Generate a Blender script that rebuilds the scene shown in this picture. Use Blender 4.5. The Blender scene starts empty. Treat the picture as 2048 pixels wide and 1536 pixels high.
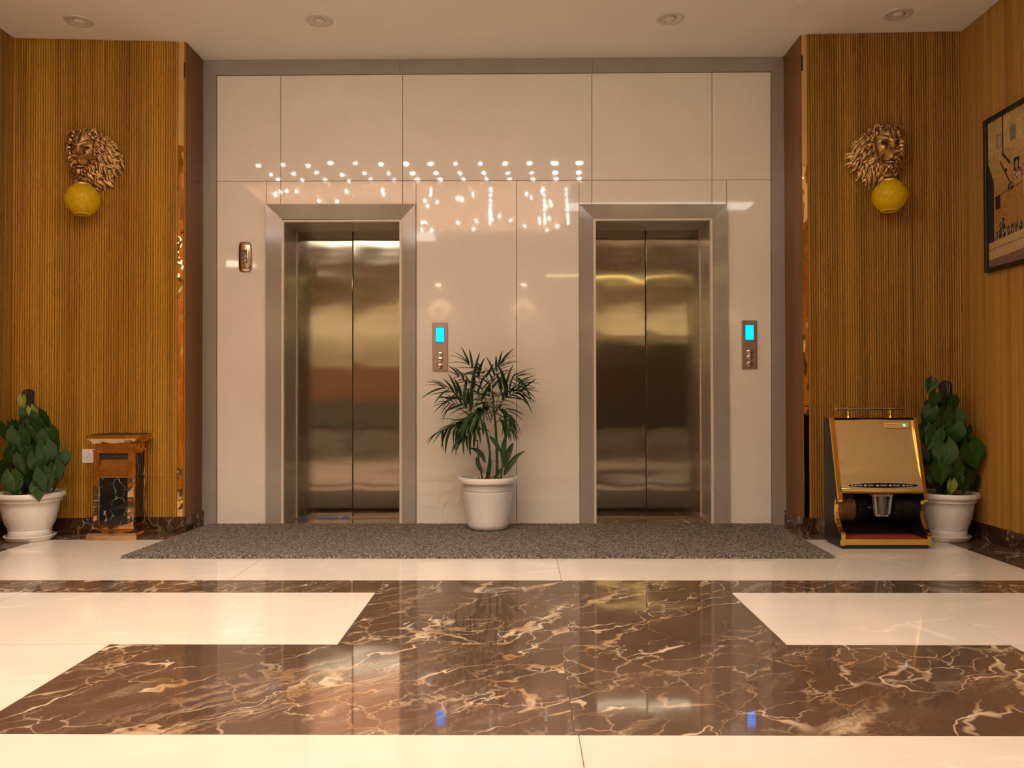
import bpy, bmesh, math, random
from math import pi, sin, cos, radians, sqrt, exp
from mathutils import Vector, Matrix, Euler, noise
random.seed(7)
S = bpy.context.scene
COL = S.collection

# ---------------------------------------------------------------- camera
F, CAMD, CAMH = 1699.5, 5.803, 0.8903
YAW, PITCH, ROLL = -0.0101, 0.0125, -0.0019
_fy = Vector((sin(YAW), cos(YAW), 0)); _rx = Vector((cos(YAW), -sin(YAW), 0)); _z = Vector((0, 0, 1))
_fw = _fy*cos(PITCH) + _z*sin(PITCH); _up = -_fy*sin(PITCH) + _z*cos(PITCH)
RIGHT = _rx*cos(ROLL) + _up*sin(ROLL); UP = -_rx*sin(ROLL) + _up*cos(ROLL); FWD = _fw
CAMP = Vector((0, -CAMD, CAMH))
cd = bpy.data.cameras.new('camera'); cam = bpy.data.objects.new('camera', cd); COL.objects.link(cam)
cd.sensor_width = 36; cd.lens = F/2048*36; cd.clip_start = 0.02
M3 = Matrix((RIGHT, UP, -FWD)).transposed()
cam.matrix_world = Matrix.Translation(CAMP) @ M3.to_4x4()
S.camera = cam
# ---------------------------------------------------------------- world, exposure
w = bpy.data.worlds.new('world'); S.world = w; w.use_nodes = True
w.node_tree.nodes['Background'].inputs[0].default_value = (0.02, 0.015, 0.01, 1)
w.node_tree.nodes['Background'].inputs[1].default_value = 0.3
S.view_settings.view_transform = 'Standard'
S.view_settings.look = 'None'
S.view_settings.gamma = 1; S.view_settings.use_curve_mapping = False
S.view_settings.exposure = 1.02
S.cycles.use_denoising = True
S.cycles.sample_clamp_indirect = 6
S.cycles.max_bounces = 6; S.cycles.diffuse_bounces = 3; S.cycles.glossy_bounces = 4; S.cycles.transmission_bounces = 3
S.cycles.use_adaptive_sampling = True; S.cycles.adaptive_threshold = 0.06; S.cycles.adaptive_min_samples = 12
LAMP = (1.0, 0.79, 0.53)          # colour of the warm lamps
PANEL_E = 2.45                     # crystal ceiling light, radiance
LED_E = 60
SPOT_W = 27                       # each downlight of the LED rows
REAR_E = 5.0

# ---------------------------------------------------------------- geometry of the photograph
def ray(u, v): return (FWD + RIGHT*((u-1024)/F) + UP*((768-v)/F))
def onY(u, v, Y=0.0):
    d = ray(u, v); t = (Y-CAMP.y)/d.y; return CAMP + d*t
def onZ(u, v, z=0.0):
    d = ray(u, v); t = (z-CAMP.z)/d.z; return CAMP + d*t
def onX(u, v, X):
    d = ray(u, v); t = (X-CAMP.x)/d.x; return CAMP + d*t
def onV(u, v, a, b):
    n = Vector((-(b[1]-a[1]), b[0]-a[0], 0)); d = ray(u, v)
    t = n.dot(Vector((a[0], a[1], 0))-CAMP)/n.dot(d); return CAMP + d*t
H = 3.1955
LWI, LWO = (-2.182, -0.3015), (-3.31, -0.385)     # left wing, inner and outer corner
RWI, RWO = (1.805, -0.3644), (2.80, -0.3957)
YB = -12.2                                       # wall behind the camera
XL0, XR0 = -3.262, 2.812                          # side walls

# ---------------------------------------------------------------- helpers
def tag(o, label=None, cat=None, group=None, kind=None):
    if label: o['label'] = label
    if cat: o['category'] = cat
    if group: o['group'] = group
    if kind: o['kind'] = kind
    return o
def empty(name, loc, rz=0, **k):
    o = bpy.data.objects.new(name, None); COL.objects.link(o); o.empty_display_size = .1
    o.location = loc; o.rotation_euler = (0, 0, rz); return tag(o, **k)
def mesh_of(name, bm, m=None, smooth=False, angle=None):
    bmesh.ops.recalc_face_normals(bm, faces=bm.faces)
    me = bpy.data.meshes.new(name); bm.to_mesh(me); bm.free()
    if m is not None:
        for mm in (m if isinstance(m, (list, tuple)) else [m]): me.materials.append(mm)
    if smooth or angle:
        for p in me.polygons: p.use_smooth = True
        if angle:
            try: me.set_sharp_from_angle(angle=radians(angle))
            except Exception: pass
    return me
def ob(name, bm, m=None, parent=None, smooth=False, angle=None, loc=None, **k):
    me = bm if isinstance(bm, bpy.types.Mesh) else mesh_of(name, bm, m, smooth, angle)
    o = bpy.data.objects.new(name, me); COL.objects.link(o)
    if parent is not None: o.parent = parent
    if loc is not None: o.location = loc
    return tag(o, **k)
def B(): return bmesh.new()
def hexa(bm, pts, mi=0):
    """8 points: 4 of one face in order, 4 of the opposite one"""
    v = [bm.verts.new(p) for p in pts]; fs = []
    for q in ((0,1,2,3), (7,6,5,4), (0,4,5,1), (1,5,6,2), (2,6,7,3), (3,7,4,0)):
        f = bm.faces.new([v[i] for i in q]); f.material_index = mi; fs.append(f)
    return v, fs
def box(bm, x0, x1, y0, y1, z0, z1, bev=0, seg=2, mi=0):
    v, fs = hexa(bm, [(x0,y0,z0),(x1,y0,z0),(x1,y0,z1),(x0,y0,z1),(x0,y1,z0),(x1,y1,z0),(x1,y1,z1),(x0,y1,z1)], mi)
    if bev:
        es = list({e for f in fs for e in f.edges})
        bmesh.ops.bevel(bm, geom=es, offset=bev, segments=seg, affect='EDGES', profile=.5)
    return bm
def lathe(bm, prof, n=32, c=(0,0,0), axis='Z', mi=0, cap=True):
    rings = []
    for r, h in prof:
        ring = []
        for i in range(n):
            a = 2*pi*i/n; x, y = r*cos(a), r*sin(a)
            p = (x, y, h) if axis == 'Z' else ((h, x, y) if axis == 'X' else (x, h, y))
            ring.append(bm.verts.new((p[0]+c[0], p[1]+c[1], p[2]+c[2])))
        rings.append(ring)
    for a, b in zip(rings, rings[1:]):
        for i in range(n):
            f = bm.faces.new((a[i], a[(i+1)%n], b[(i+1)%n], b[i])); f.material_index = mi
    if cap:
        for ring in (rings[0], rings[-1]):
            f = bm.faces.new(ring); f.material_index = mi
    return bm
def frame_at(t, ref=Vector((0,0,1))):
    t = t.normalized()
    if abs(t.dot(ref)) > .95: ref = Vector((1,0,0))
    s = t.cross(ref).normalized(); return t, s, s.cross(t).normalized()
def tube(bm, pts, rad, n=8, flat=1.0, mi=0, ref=Vector((0,0,1)), caps=True):
    pts = [Vector(p) for p in pts]; rings = []
    for i, p in enumerate(pts):
        t = (pts[min(i+1, len(pts)-1)]-pts[max(i-1, 0)])
        t, s, u = frame_at(t, ref)
        r = rad[i] if isinstance(rad, (list, tuple)) else rad
        rings.append([bm.verts.new(p + s*(cos(2*pi*k/n)*r) + u*(sin(2*pi*k/n)*r*flat)) for k in range(n)])
    for a, b in zip(rings, rings[1:]):
        for k in range(n):
            f = bm.faces.new((a[k], a[(k+1)%n], b[(k+1)%n], b[k])); f.material_index = mi
    if caps:
        bm.faces.new(rings[0]).material_index = mi; bm.faces.new(rings[-1]).material_index = mi
    return bm
def blob(bm, c, r, rot=(0,0,0), sub=3):
    m = Matrix.Translation(c) @ Euler(rot).to_matrix().to_4x4() @ Matrix.Diagonal((r[0], r[1], r[2], 1))
    bmesh.ops.create_icosphere(bm, subdivisions=sub, radius=1, matrix=m)
def prism(bm, poly, y0, y1, plane='YZ', mi=0):
    """polygon extruded; plane YZ -> extruded along X; XZ -> along Y"""
    def P(a, b, e): return (e, a, b) if plane == 'YZ' else ((a, e, b) if plane == 'XZ' else (a, b, e))
    v0 = [bm.verts.new(P(a, b, y0)) for a, b in poly]; v1 = [bm.verts.new(P(a, b, y1)) for a, b in poly]
    n = len(poly)
    bm.faces.new(v0).material_index = mi; bm.faces.new(v1).material_index = mi
    for i in range(n):
        bm.faces.new((v0[i], v0[(i+1)%n], v1[(i+1)%n], v1[i])).material_index = mi
    return bm
def bez(p0, p1, p2, n):
    p0, p1, p2 = Vector(p0), Vector(p1), Vector(p2)
    return [p0*(1-t)**2 + p1*2*t*(1-t) + p2*t*t for t in [i/n for i in range(n+1)]]

# ---------------------------------------------------------------- materials
class N:
    def __init__(s, name):
        s.m = bpy.data.materials.new(name); s.m.use_nodes = True; s.t = s.m.node_tree
        s.b = s.t.nodes['Principled BSDF']
    def n(s, typ, ins=None, **props):
        x = s.t.nodes.new(typ)
        for k, v in props.items(): setattr(x, k, v)
        for k, v in (ins or {}).items():
            if isinstance(v, bpy.types.NodeSocket): s.t.links.new(v, x.inputs[k])
            else: x.inputs[k].default_value = v
        return x
    def math(s, op, a, b=0.0, c=0.0, clamp=False):
        x = s.n('ShaderNodeMath', {0: a, 1: b, 2: c}, operation=op, use_clamp=clamp); return x.outputs[0]
    def vmath(s, op, a, b=(0,0,0)):
        return s.n('ShaderNodeVectorMath', {0: a, 1: b}, operation=op).outputs[0]
    def ramp(s, f, stops, interp='LINEAR'):
        x = s.n('ShaderNodeValToRGB', {0: f}); cr = x.color_ramp; cr.interpolation = interp
        while len(cr.elements) < len(stops): cr.elements.new(.5)
        for e, (p, c) in zip(cr.elements, stops):
            e.position = p; e.color = (c, c, c, 1) if isinstance(c, (int, float)) else (*c, 1)
        return x.outputs[0]
    def mix(s, f, a, b):
        x = s.n('ShaderNodeMix', {0: f}, data_type='RGBA')
        for i, v in ((6, a), (7, b)):
            if isinstance(v, bpy.types.NodeSocket): s.t.links.new(v, x.inputs[i])
            else: x.inputs[i].default_value = (*v, 1)
        return x.outputs[2]
    def noise(s, vec, scale, detail=3, rough=.5, out=0, dist=0):
        return s.n('ShaderNodeTexNoise', {'Vector': vec, 'Scale': scale, 'Detail': detail, 'Roughness': rough, 'Distortion': dist}).outputs[out]
    def coord(s, which='Object'): return s.n('ShaderNodeTexCoord').outputs[which]
    def pos(s): return s.n('ShaderNodeNewGeometry').outputs['Position']
    def along(s, vec, ang, sx, sy):
        return s.mapping(s.mapping(vec, rot=(0, 0, -ang)), (sx, sy, 1))
    def mapping(s, vec, scale=(1,1,1), rot=(0,0,0), loc=(0,0,0)):
        return s.n('ShaderNodeMapping', {'Vector': vec, 'Scale': scale, 'Rotation': rot, 'Location': loc}).outputs[0]
    def bump(s, h, strength=.3, dist=.01):
        x = s.n('ShaderNodeBump', {'Height': h, 'Strength': strength, 'Distance': dist}).outputs[0]
        s.t.links.new(x, s.b.inputs['Normal']); return x
    def set(s, **k):
        names = dict(color='Base Color', rough='Roughness', metal='Metallic', spec='Specular IOR Level', coat='Coat Weight',
                     coatr='Coat Roughness', ior='IOR', sss='Subsurface Weight', aniso='Anisotropic', anir='Anisotropic Rotation',
                     trans='Transmission Weight', emit='Emission Color', estr='Emission Strength')
        for a, v in k.items():
            i = s.b.inputs[names[a]]
            if isinstance(v, bpy.types.NodeSocket): s.t.links.new(v, i)
            elif isinstance(v, (tuple, list)) and len(v) == 3: i.default_value = (*v, 1)
            else: i.default_value = v
        return s
def simple(name, color, rough=.5, metal=0.0, var=.06, scale=30, **k):
    q = N(name); nz = q.noise(q.coord(), scale, 3)
    dark = tuple(c*(1-var) for c in color); lite = tuple(min(1, c*(1+var)) for c in color)
    q.set(color=q.mix(nz, dark, lite), rough=rough, metal=metal, **k); return q.m
def emitter(name, color, strength):
    q = N(name); q.set(color=(0, 0, 0), emit=color, estr=strength, rough=1.0); return q.m

def mk_cream_stone(name, a=(.86,.82,.72), b=(.82,.775,.68), rough=.035):
    q = N(name); p = q.coord()
    n1 = q.noise(p, 1.3, 5, .6, dist=1.2); n2 = q.noise(p, 90, 2)
    c = q.mix(q.ramp(n1, [(.35, 0), (.65, 1)]), b, a); c = q.mix(q.math('MULTIPLY', n2, .08), c, (.6, .52, .42))
    nb = q.noise(p, 1.4, 1); q.set(color=c, rough=rough, spec=.7); q.bump(nb, .012, .001); return q.m
def mk_floor_cream():
    q = N('cream marble tile')
    r = q.n('ShaderNodeObjectInfo').outputs['Random']
    off = q.n('ShaderNodeCombineXYZ', {0: q.math('MULTIPLY', r, 37), 1: q.math('MULTIPLY', r, 91), 2: 0}).outputs[0]
    p = q.vmath('ADD', q.pos(), off)
    d = q.noise(p, 1.6, 5, .6, out=1); pd = q.vmath('ADD', p, q.vmath('SCALE', d)) ; pd.node.inputs[1].default_value = (0,0,0)
    sc = q.n('ShaderNodeVectorMath', {0: d}, operation='SCALE'); sc.inputs['Scale'].default_value = .5
    pd = q.vmath('ADD', p, sc.outputs[0])
    cloud = q.noise(q.mapping(p, (1, 2.5, 1), (0, 0, .5)), 2.0, 5, .6)
    v = q.n('ShaderNodeTexVoronoi', {'Vector': q.mapping(pd, (.8, 1.7, 1), (0, 0, .55)), 'Scale': 1.1}, feature='DISTANCE_TO_EDGE').outputs[0]
    gate = q.ramp(q.noise(p, 2.3, 2), [(.5, 0), (.62, 1)])
    vm = q.math('MULTIPLY', q.ramp(v, [(0, 1), (.012, .35), (.03, 0)]), gate)
    c = q.mix(q.ramp(cloud, [(.3, 0), (.7, 1)]), (.71,.645,.545), (.76,.70,.61))
    c = q.mix(q.math('MULTIPLY', vm, .75), c, (.93,.87,.78))
    q.set(color=c, rough=.06, spec=.5); return q.m
def mk_floor_brown(name='brown veined marble tile', k=1.0, base=((.084,.050,.032), (.116,.073,.049)), rough=.04, vs=1.0):
    q = N(name)
    r = q.n('ShaderNodeObjectInfo').outputs['Random']
    off = q.n('ShaderNodeCombineXYZ', {0: q.math('MULTIPLY', r, 53), 1: q.math('MULTIPLY', r, 17), 2: 0}).outputs[0]
    p = q.vmath('ADD', q.pos(), off)
    def warp(sc, amt, det=4):
        d = q.noise(p, sc, det, .62, out=1)
        d = q.vmath('SUBTRACT', d, (.5,.5,.5))
        x = q.n('ShaderNodeVectorMath', {0: d}, operation='SCALE'); x.inputs['Scale'].default_value = amt
        return q.vmath('ADD', p, x.outputs[0])
    w1 = warp(2.2, .38); w2 = warp(5, .20)
    # long diagonal veins
    n1 = q.noise(q.along(w1, .92, .45, 1.9), 1.35*k, 3, .5)
    a1 = q.math('ABSOLUTE', q.math('SUBTRACT', n1, .5))
    wv = q.ramp(q.noise(p, 4.5, 3), [(.42, .0015), (.68, .014)])
    m1 = q.math('SUBTRACT', 1, q.math('DIVIDE', a1, wv), clamp=True)
    # cracked network
    v1 = q.n('ShaderNodeTexVoronoi', {'Vector': q.along(w1, .85, .75, 1.5), 'Scale': 2.3*k}, feature='DISTANCE_TO_EDGE').outputs[0]
    g1 = q.ramp(q.noise(p, 2.4*k, 3), [(.44, 0), (.60, 1)])
    wv2 = q.ramp(q.noise(p, 3.5, 3), [(.45, .004), (.72, .05)])
    m2 = q.math('MULTIPLY', q.math('SUBTRACT', 1, q.math('DIVIDE', v1, wv2), clamp=True), g1)
    v2 = q.n('ShaderNodeTexVoronoi', {'Vector': q.along(w2, .8, .8, 1.3), 'Scale': 6.5*k}, feature='DISTANCE_TO_EDGE').outputs[0]
    g2 = q.ramp(q.noise(p, 2.1*k, 4), [(.46, 0), (.58, .7)])
    m3 = q.math('MULTIPLY', q.ramp(v2, [(0, 1), (.018, .5), (.035, 0)]), g2)
    # feathery diagonal bands
    n4 = q.noise(q.along(w2, .85, .4, 5.0), 3.0*k, 5, .7)
    g4 = q.ramp(q.noise(q.along(p, .85, .5, 1.6), 1.6*k, 2), [(.53, 0), (.66, 1)])
    m4 = q.math('MULTIPLY', q.math('MULTIPLY', q.ramp(n4, [(.50, 0), (.66, 1)]), g4), .75)
    m = q.math('MAXIMUM', q.math('MAXIMUM', q.math('POWER', m1, .6), q.math('POWER', m2, .7)), q.math('MAXIMUM', m3, m4))
    cl = q.noise(p, 2.6, 5, .6)
    c = q.mix(q.ramp(cl, [(.35, 0), (.7, 1)]), *base)
    vc = q.mix(q.ramp(q.noise(p, 6, 3), [(.38, 0), (.62, 1)]), (.40,.235,.10), (.74,.60,.42))
    c = q.mix(q.math('MULTIPLY', m, .85*vs), c, vc)
    q.set(color=c, rough=rough, spec=.34); return q.m
def mk_wood(name, a, b, rough=.42, stripes=60, spec=.5, wide=9):
    q = N(name); p = q.coord()
    g = q.noise(q.mapping(p, (stripes, stripes, .5)), 1.0, 4, .6)
    g2 = q.noise(q.mapping(p, (wide, wide, .12)), 1.0, 2, .5)
    f = q.math('MULTIPLY_ADD', g, .5, q.math('MULTIPLY', g2, .5))
    rnd = q.n('ShaderNodeObjectInfo').outputs['Random']
    f = q.math('ADD', f, q.math('MULTIPLY', q.math('SUBTRACT', rnd, .5), .10))
    c = q.mix(q.ramp(f, [(.38, 0), (.62, 1)]), a, b)
    q.set(color=c, rough=rough, spec=spec); q.bump(g, .08, .002); return q.m

M = {}
M['ceiling'] = simple('ceiling paint', (.94,.92,.88), .85, var=.02, scale=3)
M['panel'] = mk_cream_stone('polished cream wall panel')
M['taupe'] = mk_cream_stone('taupe polished stone', (.36,.32,.27), (.33,.29,.24), .09)
M['reveal'] = simple('greyish stone reveal', (.42,.37,.28), .16, var=.08, scale=5)
M['pale_edge'] = simple('pale stone edge', (.72,.64,.52), .3)
M['grout'] = simple('dark joint', (.16,.12,.08), .8)
M['tile_joint'] = simple('floor joint', (.30,.22,.14), .7)
M['cream_tile'] = mk_floor_cream()
M['brown_tile'] = mk_floor_brown()
M['base_marble'] = mk_floor_brown('dark brown marble skirting', 1.7, ((.040,.018,.010), (.065,.030,.017)), .07, .6)
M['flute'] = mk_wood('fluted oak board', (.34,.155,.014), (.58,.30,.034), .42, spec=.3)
M['flute_dim'] = mk_wood('dimmed fluted oak board', (.26,.118,.014), (.47,.24,.042), .44, 60, spec=.3, wide=14)  # same oak as the left wing, weaker light put into its colour
M['wood_dark'] = mk_wood('reddish brown veneer', (.165,.062,.012), (.23,.095,.020), .36, 30, spec=.3)
M['rear_wood'] = mk_wood('brown copper veneer', (.20,.085,.045), (.27,.12,.06), .4, 20)
M['rear_wall'] = simple('warm beige wall', (.76,.66,.47), .6)
M['black'] = simple('black lacquer', (.010,.009,.008), .32, var=.2, spec=.2)
M['black_soft'] = simple('black plastic', (.02,.02,.02), .5)
M['gold'] = simple('polished brass', (.95,.66,.16), .09, 1.0, var=.04)
def mk_gold_mirror(name, col, rough, bscale, bstr, stretch=(1,1,1), metal=1.0):
    q = N(name); p = q.coord()
    q.set(color=col, rough=rough, metal=metal)
    q.bump(q.noise(q.mapping(p, stretch), bscale, 2, .4), bstr, .02); return q.m
M['gold_sheet'] = mk_gold_mirror('gold mirror sheet', (.86,.71,.35), .06, 2.6, .40, metal=.68)
M['rose_gold'] = mk_gold_mirror('rose gold mirror steel', (.80,.55,.33), .05, 5.5, .65)
M['mirror_strip'] = mk_gold_mirror('bronze gold mirror strip', (.92,.64,.30), .03, 7, .55, (1,1,.6))
M['screen'] = emitter('blue lit display', (0.0, .62, 2.0), 1.0)
M['white_plastic'] = simple('white plastic', (.90,.88,.84), .35, var=.03)
M['pot'] = simple('white glazed plastic pot', (.83,.80,.75), .28, var=.03, scale=6)
M['soil'] = simple('potting soil', (.09,.05,.028), .95, var=.5, scale=120)
M['dark_display'] = simple('grey display glass', (.12,.10,.09), .15)
M['red_mat'] = simple('red carpet pad', (.30,.035,.012), .9, var=.3, scale=200)
M['brown_bristle'] = simple('brown bristles', (.24,.12,.035), .8, var=.4, scale=300)
M['black_bristle'] = simple('black bristles', (.008,.008,.008), .7, var=.4, scale=300)
M['grey_metal'] = simple('grey metal bracket', (.45,.46,.45), .35, .6)
M['text_white'] = simple('white lettering', (.75,.72,.68), .5)
M['text_dark'] = simple('dark lettering', (.05,.03,.02), .5)
M['gold_label'] = simple('gold label', (.72,.50,.16), .35)
M['steel_bar'] = simple('steel bar', (.62,.55,.52), .22, 1.0)
M['frame_black'] = simple('black picture frame', (.02,.016,.013), .35)
M['strip_light'] = emitter('white cove light', (1.0,.93,.80), 3.2)
M['yellow_light'] = emitter('yellow cove light', (1.0,.72,.25), 4.0)
M['led'] = emitter('bright white bulb', (1.0,.93,.86), LED_E)
M['lobby_fill'] = emitter('warm lobby fill panel', (1.0, .84, .62), 6.0)
M['down_cone'] = simple('white downlight ring', (.70,.66,.60), .4)
M['lamp_off'] = simple('frosted unlit bulb', (.74,.70,.64), .3)
M['rear_lamp'] = emitter('warm lamp disc', LAMP, REAR_E*6)
M['dark_glass'] = simple('dark night glass', (.03,.025,.02), .06)
M['red_leather'] = simple('red brown upholstery', (.42,.20,.13), .6)

def mk_brushed():
    q = N('brushed stainless steel door'); p = q.coord()
    g = q.noise(q.mapping(p, (260, 260, 2.0)), 1.0, 3, .6)
    wv = q.noise(q.mapping(p, (1.1, 1, 1.7)), 1.6, 1, .4)
    wv2 = q.noise(q.mapping(p, (1.2, 1, 6)), 1.5, 1, .4)
    c = q.mix(g, (.44,.39,.30), (.54,.48,.38))
    q.set(color=c, metal=1.0, rough=q.math('MULTIPLY_ADD', g, .03, .10), aniso=1.0)
    q.set(anir=.0)
    t = q.n('ShaderNodeTangent', direction_type='RADIAL', axis='Z').outputs[0]
    q.t.links.new(t, q.b.inputs['Tangent'])
    q.bump(q.math('MULTIPLY_ADD', wv, 1.0, q.math('MULTIPLY', wv2, .08)), .40, .012); return q.m
M['steel'] = mk_brushed()
def mk_plate():
    q = N('brushed bronze steel plate'); p = q.coord()
    g = q.noise(q.mapping(p, (4, 1, 300)), 1.0, 2)
    q.set(color=q.mix(g, (.42,.32,.25), (.50,.40,.32)), metal=1.0, rough=.3); return q.m
M['plate'] = mk_plate()
def mk_patina():
    q = N('antique gold with dark patina')
    pt = q.n('ShaderNodeNewGeometry').outputs['Pointiness']
    nz = q.noise(q.coord(), 26, 4, .6)
    f = q.math('ADD', pt, q.math('MULTIPLY', q.math('SUBTRACT', nz, .5), .10))
    c = q.ramp(f, [(.455, (.022,.008,.004)), (.488, (.11,.042,.014)), (.508, (.60,.34,.11)), (.540, (1.0,.74,.36))])
    q.set(color=c, rough=.34, metal=q.ramp(f, [(.46, .2), (.53, .85)])); return q.m
M['patina'] = mk_patina()
def mk_globe():
    q = N('yellow frosted glass'); p = q.coord('UV')
    q.set(color=(.90,.67,.008), rough=.30, spec=.4)
    tr = q.n('ShaderNodeBsdfTranslucent', {'Color': (.95,.66,.02,1)})
    mx = q.n('ShaderNodeMixShader', {0: .40, 1: q.b.outputs[0], 2: tr.outputs[0]})
    out = [x for x in q.t.nodes if x.type == 'OUTPUT_MATERIAL'][0]
    q.t.links.new(mx.outputs[0], out.inputs[0]); return q.m
M['globe'] = mk_globe()
def mk_black_marble():
    q = N('black marble with white veins'); p = q.coord()
    d = q.vmath('SUBTRACT', q.noise(p, 9, 4, .6, out=1), (.5,.5,.5))
    x = q.n('ShaderNodeVectorMath', {0: d}, operation='SCALE'); x.inputs['Scale'].default_value = .08
    pw = q.vmath('ADD', p, x.outputs[0])
    v = q.n('ShaderNodeTexVoronoi', {'Vector': q.mapping(pw, (1.2,1,.8), loc=(.31,.2,.17)), 'Scale': 11}, feature='DISTANCE_TO_EDGE').outputs[0]
    g = q.ramp(q.noise(p, 13, 2), [(.47, 0), (.58, 1)])
    wd = q.ramp(q.noise(p, 22, 2), [(.5, .010), (.72, .07)])
    m = q.math('MULTIPLY', q.math('SUBTRACT', 1, q.math('DIVIDE', v, wd), clamp=True), g)
    q.set(color=q.mix(q.math('MULTIPLY', m, .8), (.010,.011,.010), (.62,.62,.58)), rough=.05); return q.m
M['black_marble'] = mk_black_marble()
def mk_leaf(name, a, b, vein=.5):
    q = N(name); uv = q.n('ShaderNodeUVMap').outputs[0]
    s = q.n('ShaderNodeSeparateXYZ', {0: uv}); u = q.math('ABSOLUTE', q.math('SUBTRACT', s.outputs[0], .5)); v = s.outputs[1]
    rib = q.ramp(u, [(0, 1), (.035, 0)])
    side = q.math('FRACT', q.math('SUBTRACT', q.math('MULTIPLY', v, 6), q.math('MULTIPLY', u, 5)))
    sv = q.ramp(side, [(0, .5), (.07, 0), (.93, 0), (1, .5)])
    r = q.n('ShaderNodeObjectInfo').outputs['Random']
    c = q.mix(q.math('MULTIPLY_ADD', r, .7, q.math('MULTIPLY', q.noise(q.coord(), 25, 3), .4)), a, b)
    lite = tuple(min(1, x*2.2+.015) for x in b)
    c = q.mix(q.math('MULTIPLY', q.math('MAXIMUM', rib, sv), vein), c, lite)
    q.set(color=c, rough=.28, spec=.5)
    q.bump(q.math('SUBTRACT', 1, q.math('MAXIMUM', rib, sv)), .5, .003); return q.m
M['leaf'] = mk_leaf('dark green heart leaf', (.010,.034,.006), (.028,.085,.013))
M['leaf_young'] = mk_leaf('yellow green young leaf', (.12,.18,.02), (.24,.28,.04))
M['palm'] = mk_leaf('palm leaflet', (.010,.032,.008), (.030,.075,.016), .25)
M['stem'] = simple('green stem', (.05,.09,.025), .5)
M['rachis'] = simple('palm rachis', (.045,.075,.02), .5)
M['pole'] = simple('black moss pole', (.020,.014,.009), .9, var=.6, scale=150)
M['root'] = simple('dry aerial root', (.30,.16,.07), .8)
def mk_rug():
    q = N('grey looped vinyl mat'); p = q.pos()
    n1 = q.noise(p, 150, 1, .6, dist=2.0); n2 = q.noise(p, 85, 1, .6); n3 = q.noise(p, 2.5, 3)
    f = q.math('MULTIPLY_ADD', n1, .65, q.math('MULTIPLY', n2, .35))
    c = q.ramp(f, [(.40, (.018,.013,.010)), (.47, (.070,.058,.046)), (.54, (.20,.168,.132)), (.63, (.46,.40,.32))])
    q.set(color=c, rough=.75); q.bump(f, .8, .01); return q.m
M['rug'] = mk_rug()
def mk_crystal():
    q = N('pink gold crystal light panel'); p = q.pos()
    v = q.n('ShaderNodeTexVoronoi', {'Vector': p, 'Scale': 24}).outputs[0]
    k = q.math('MULTIPLY', q.ramp(v, [(0, 1), (.13, .4), (.24, 0)]), 13.0)
    st = q.math('MULTIPLY', q.math('ADD', k, .56), PANEL_E)
    q.set(color=(.05,.03,.02), emit=(1.0,.48,.27), estr=st, rough=.4); return q.m
M['crystal'] = mk_crystal()

# ================================================================ STRUCTURE
# ---- floor: slab with every tile its own part
fl = ob('floor', box(B(), -8.3, 8.3, YB-.1, .6, -.12, -.006), M['tile_joint'], kind='structure')
J = .0012
def tile(x0, x1, y0, y1, m, bev=.0006):
    return ob('tile', box(B(), x0+J, x1-J, y0+J, y1-J, -.008, 0.0), m, fl)
R0, R1, R2, R3 = -1.718, -1.972, -2.7665, -3.569
BF = onZ(1000, 1079.5).y; BLX = (onZ(50, 1087).x+onZ(0, 1105).x)/2; BRX = (onZ(1893, 1086).x+onZ(2048, 1137).x)/2
C1, C2, C3 = onZ(467, 1155).x, onZ(1122, 1157).x, onZ(1775, 1155).x
cr, br = M['cream_tile'], M['brown_tile']
LX, RX = -4.2, 3.9
for a, b in ((-4.2,-3.0),(-3.0,-1.8),(-1.8,-.6),(-.6,.6),(.6,1.8),(1.8,3.0),(3.0,3.9)): tile(a, b, BF, .55, br)
for a, b in ((BLX,C1),(C1,C2),(C2,C3),(C3,BRX)): tile(a, b, R0, BF, cr)
for a, b in ((LX, BLX),(BRX, RX)):
    ys = [BF, -1.17, R0, R1, R2]
    tile(a, b, ys[1], ys[0], br); tile(a, b, ys[2], ys[1], br)
for a, b in ((LX,-2.255),(-2.255,-.655),(-.655,.943),(.943,1.7325),(1.7325,RX)): tile(a, b, R1, R0, br)
for a, b, m in ((LX,-2.255,cr),(-2.255,-.655,cr),(-.655,.943,br),(.943,1.7325,cr),(1.7325,RX,cr)): tile(a, b, R2, R1, m)
for a, b, m in ((LX,-3.07,cr),(-3.07,-1.4704,cr),(-1.4704,.1409,br),(.1409,1.7325,br),(1.7325,RX,cr)): tile(a, b, R3, R2, m)
y = R3; k = 0
while y > YB:
    y2 = max(y-.8, YB-.05)
    for a, b in ((-8.2,-6.2),(-6.2,-4.65),(-4.65,-3.07),(-3.07,-1.46),(-1.46,.15),(.15,1.75),(1.75,3.35),(3.35,4.95),(4.95,6.55),(6.55,8.2)):
        tile(a, b, y2, y, br if k in (5, 8) else cr)
    y = y2; k += 1

# ---- ceiling
bm = B(); box(bm, -8.3, 8.3, -6.9, .6, H, H+.15)
ceil = ob('ceiling', bm, M['ceiling'], kind='structure')
ob('ceiling_rear', box(B(), -8.3, 8.3, YB-.1, -6.9, H, H+.15), M['rear_wood'], ceil)

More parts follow.
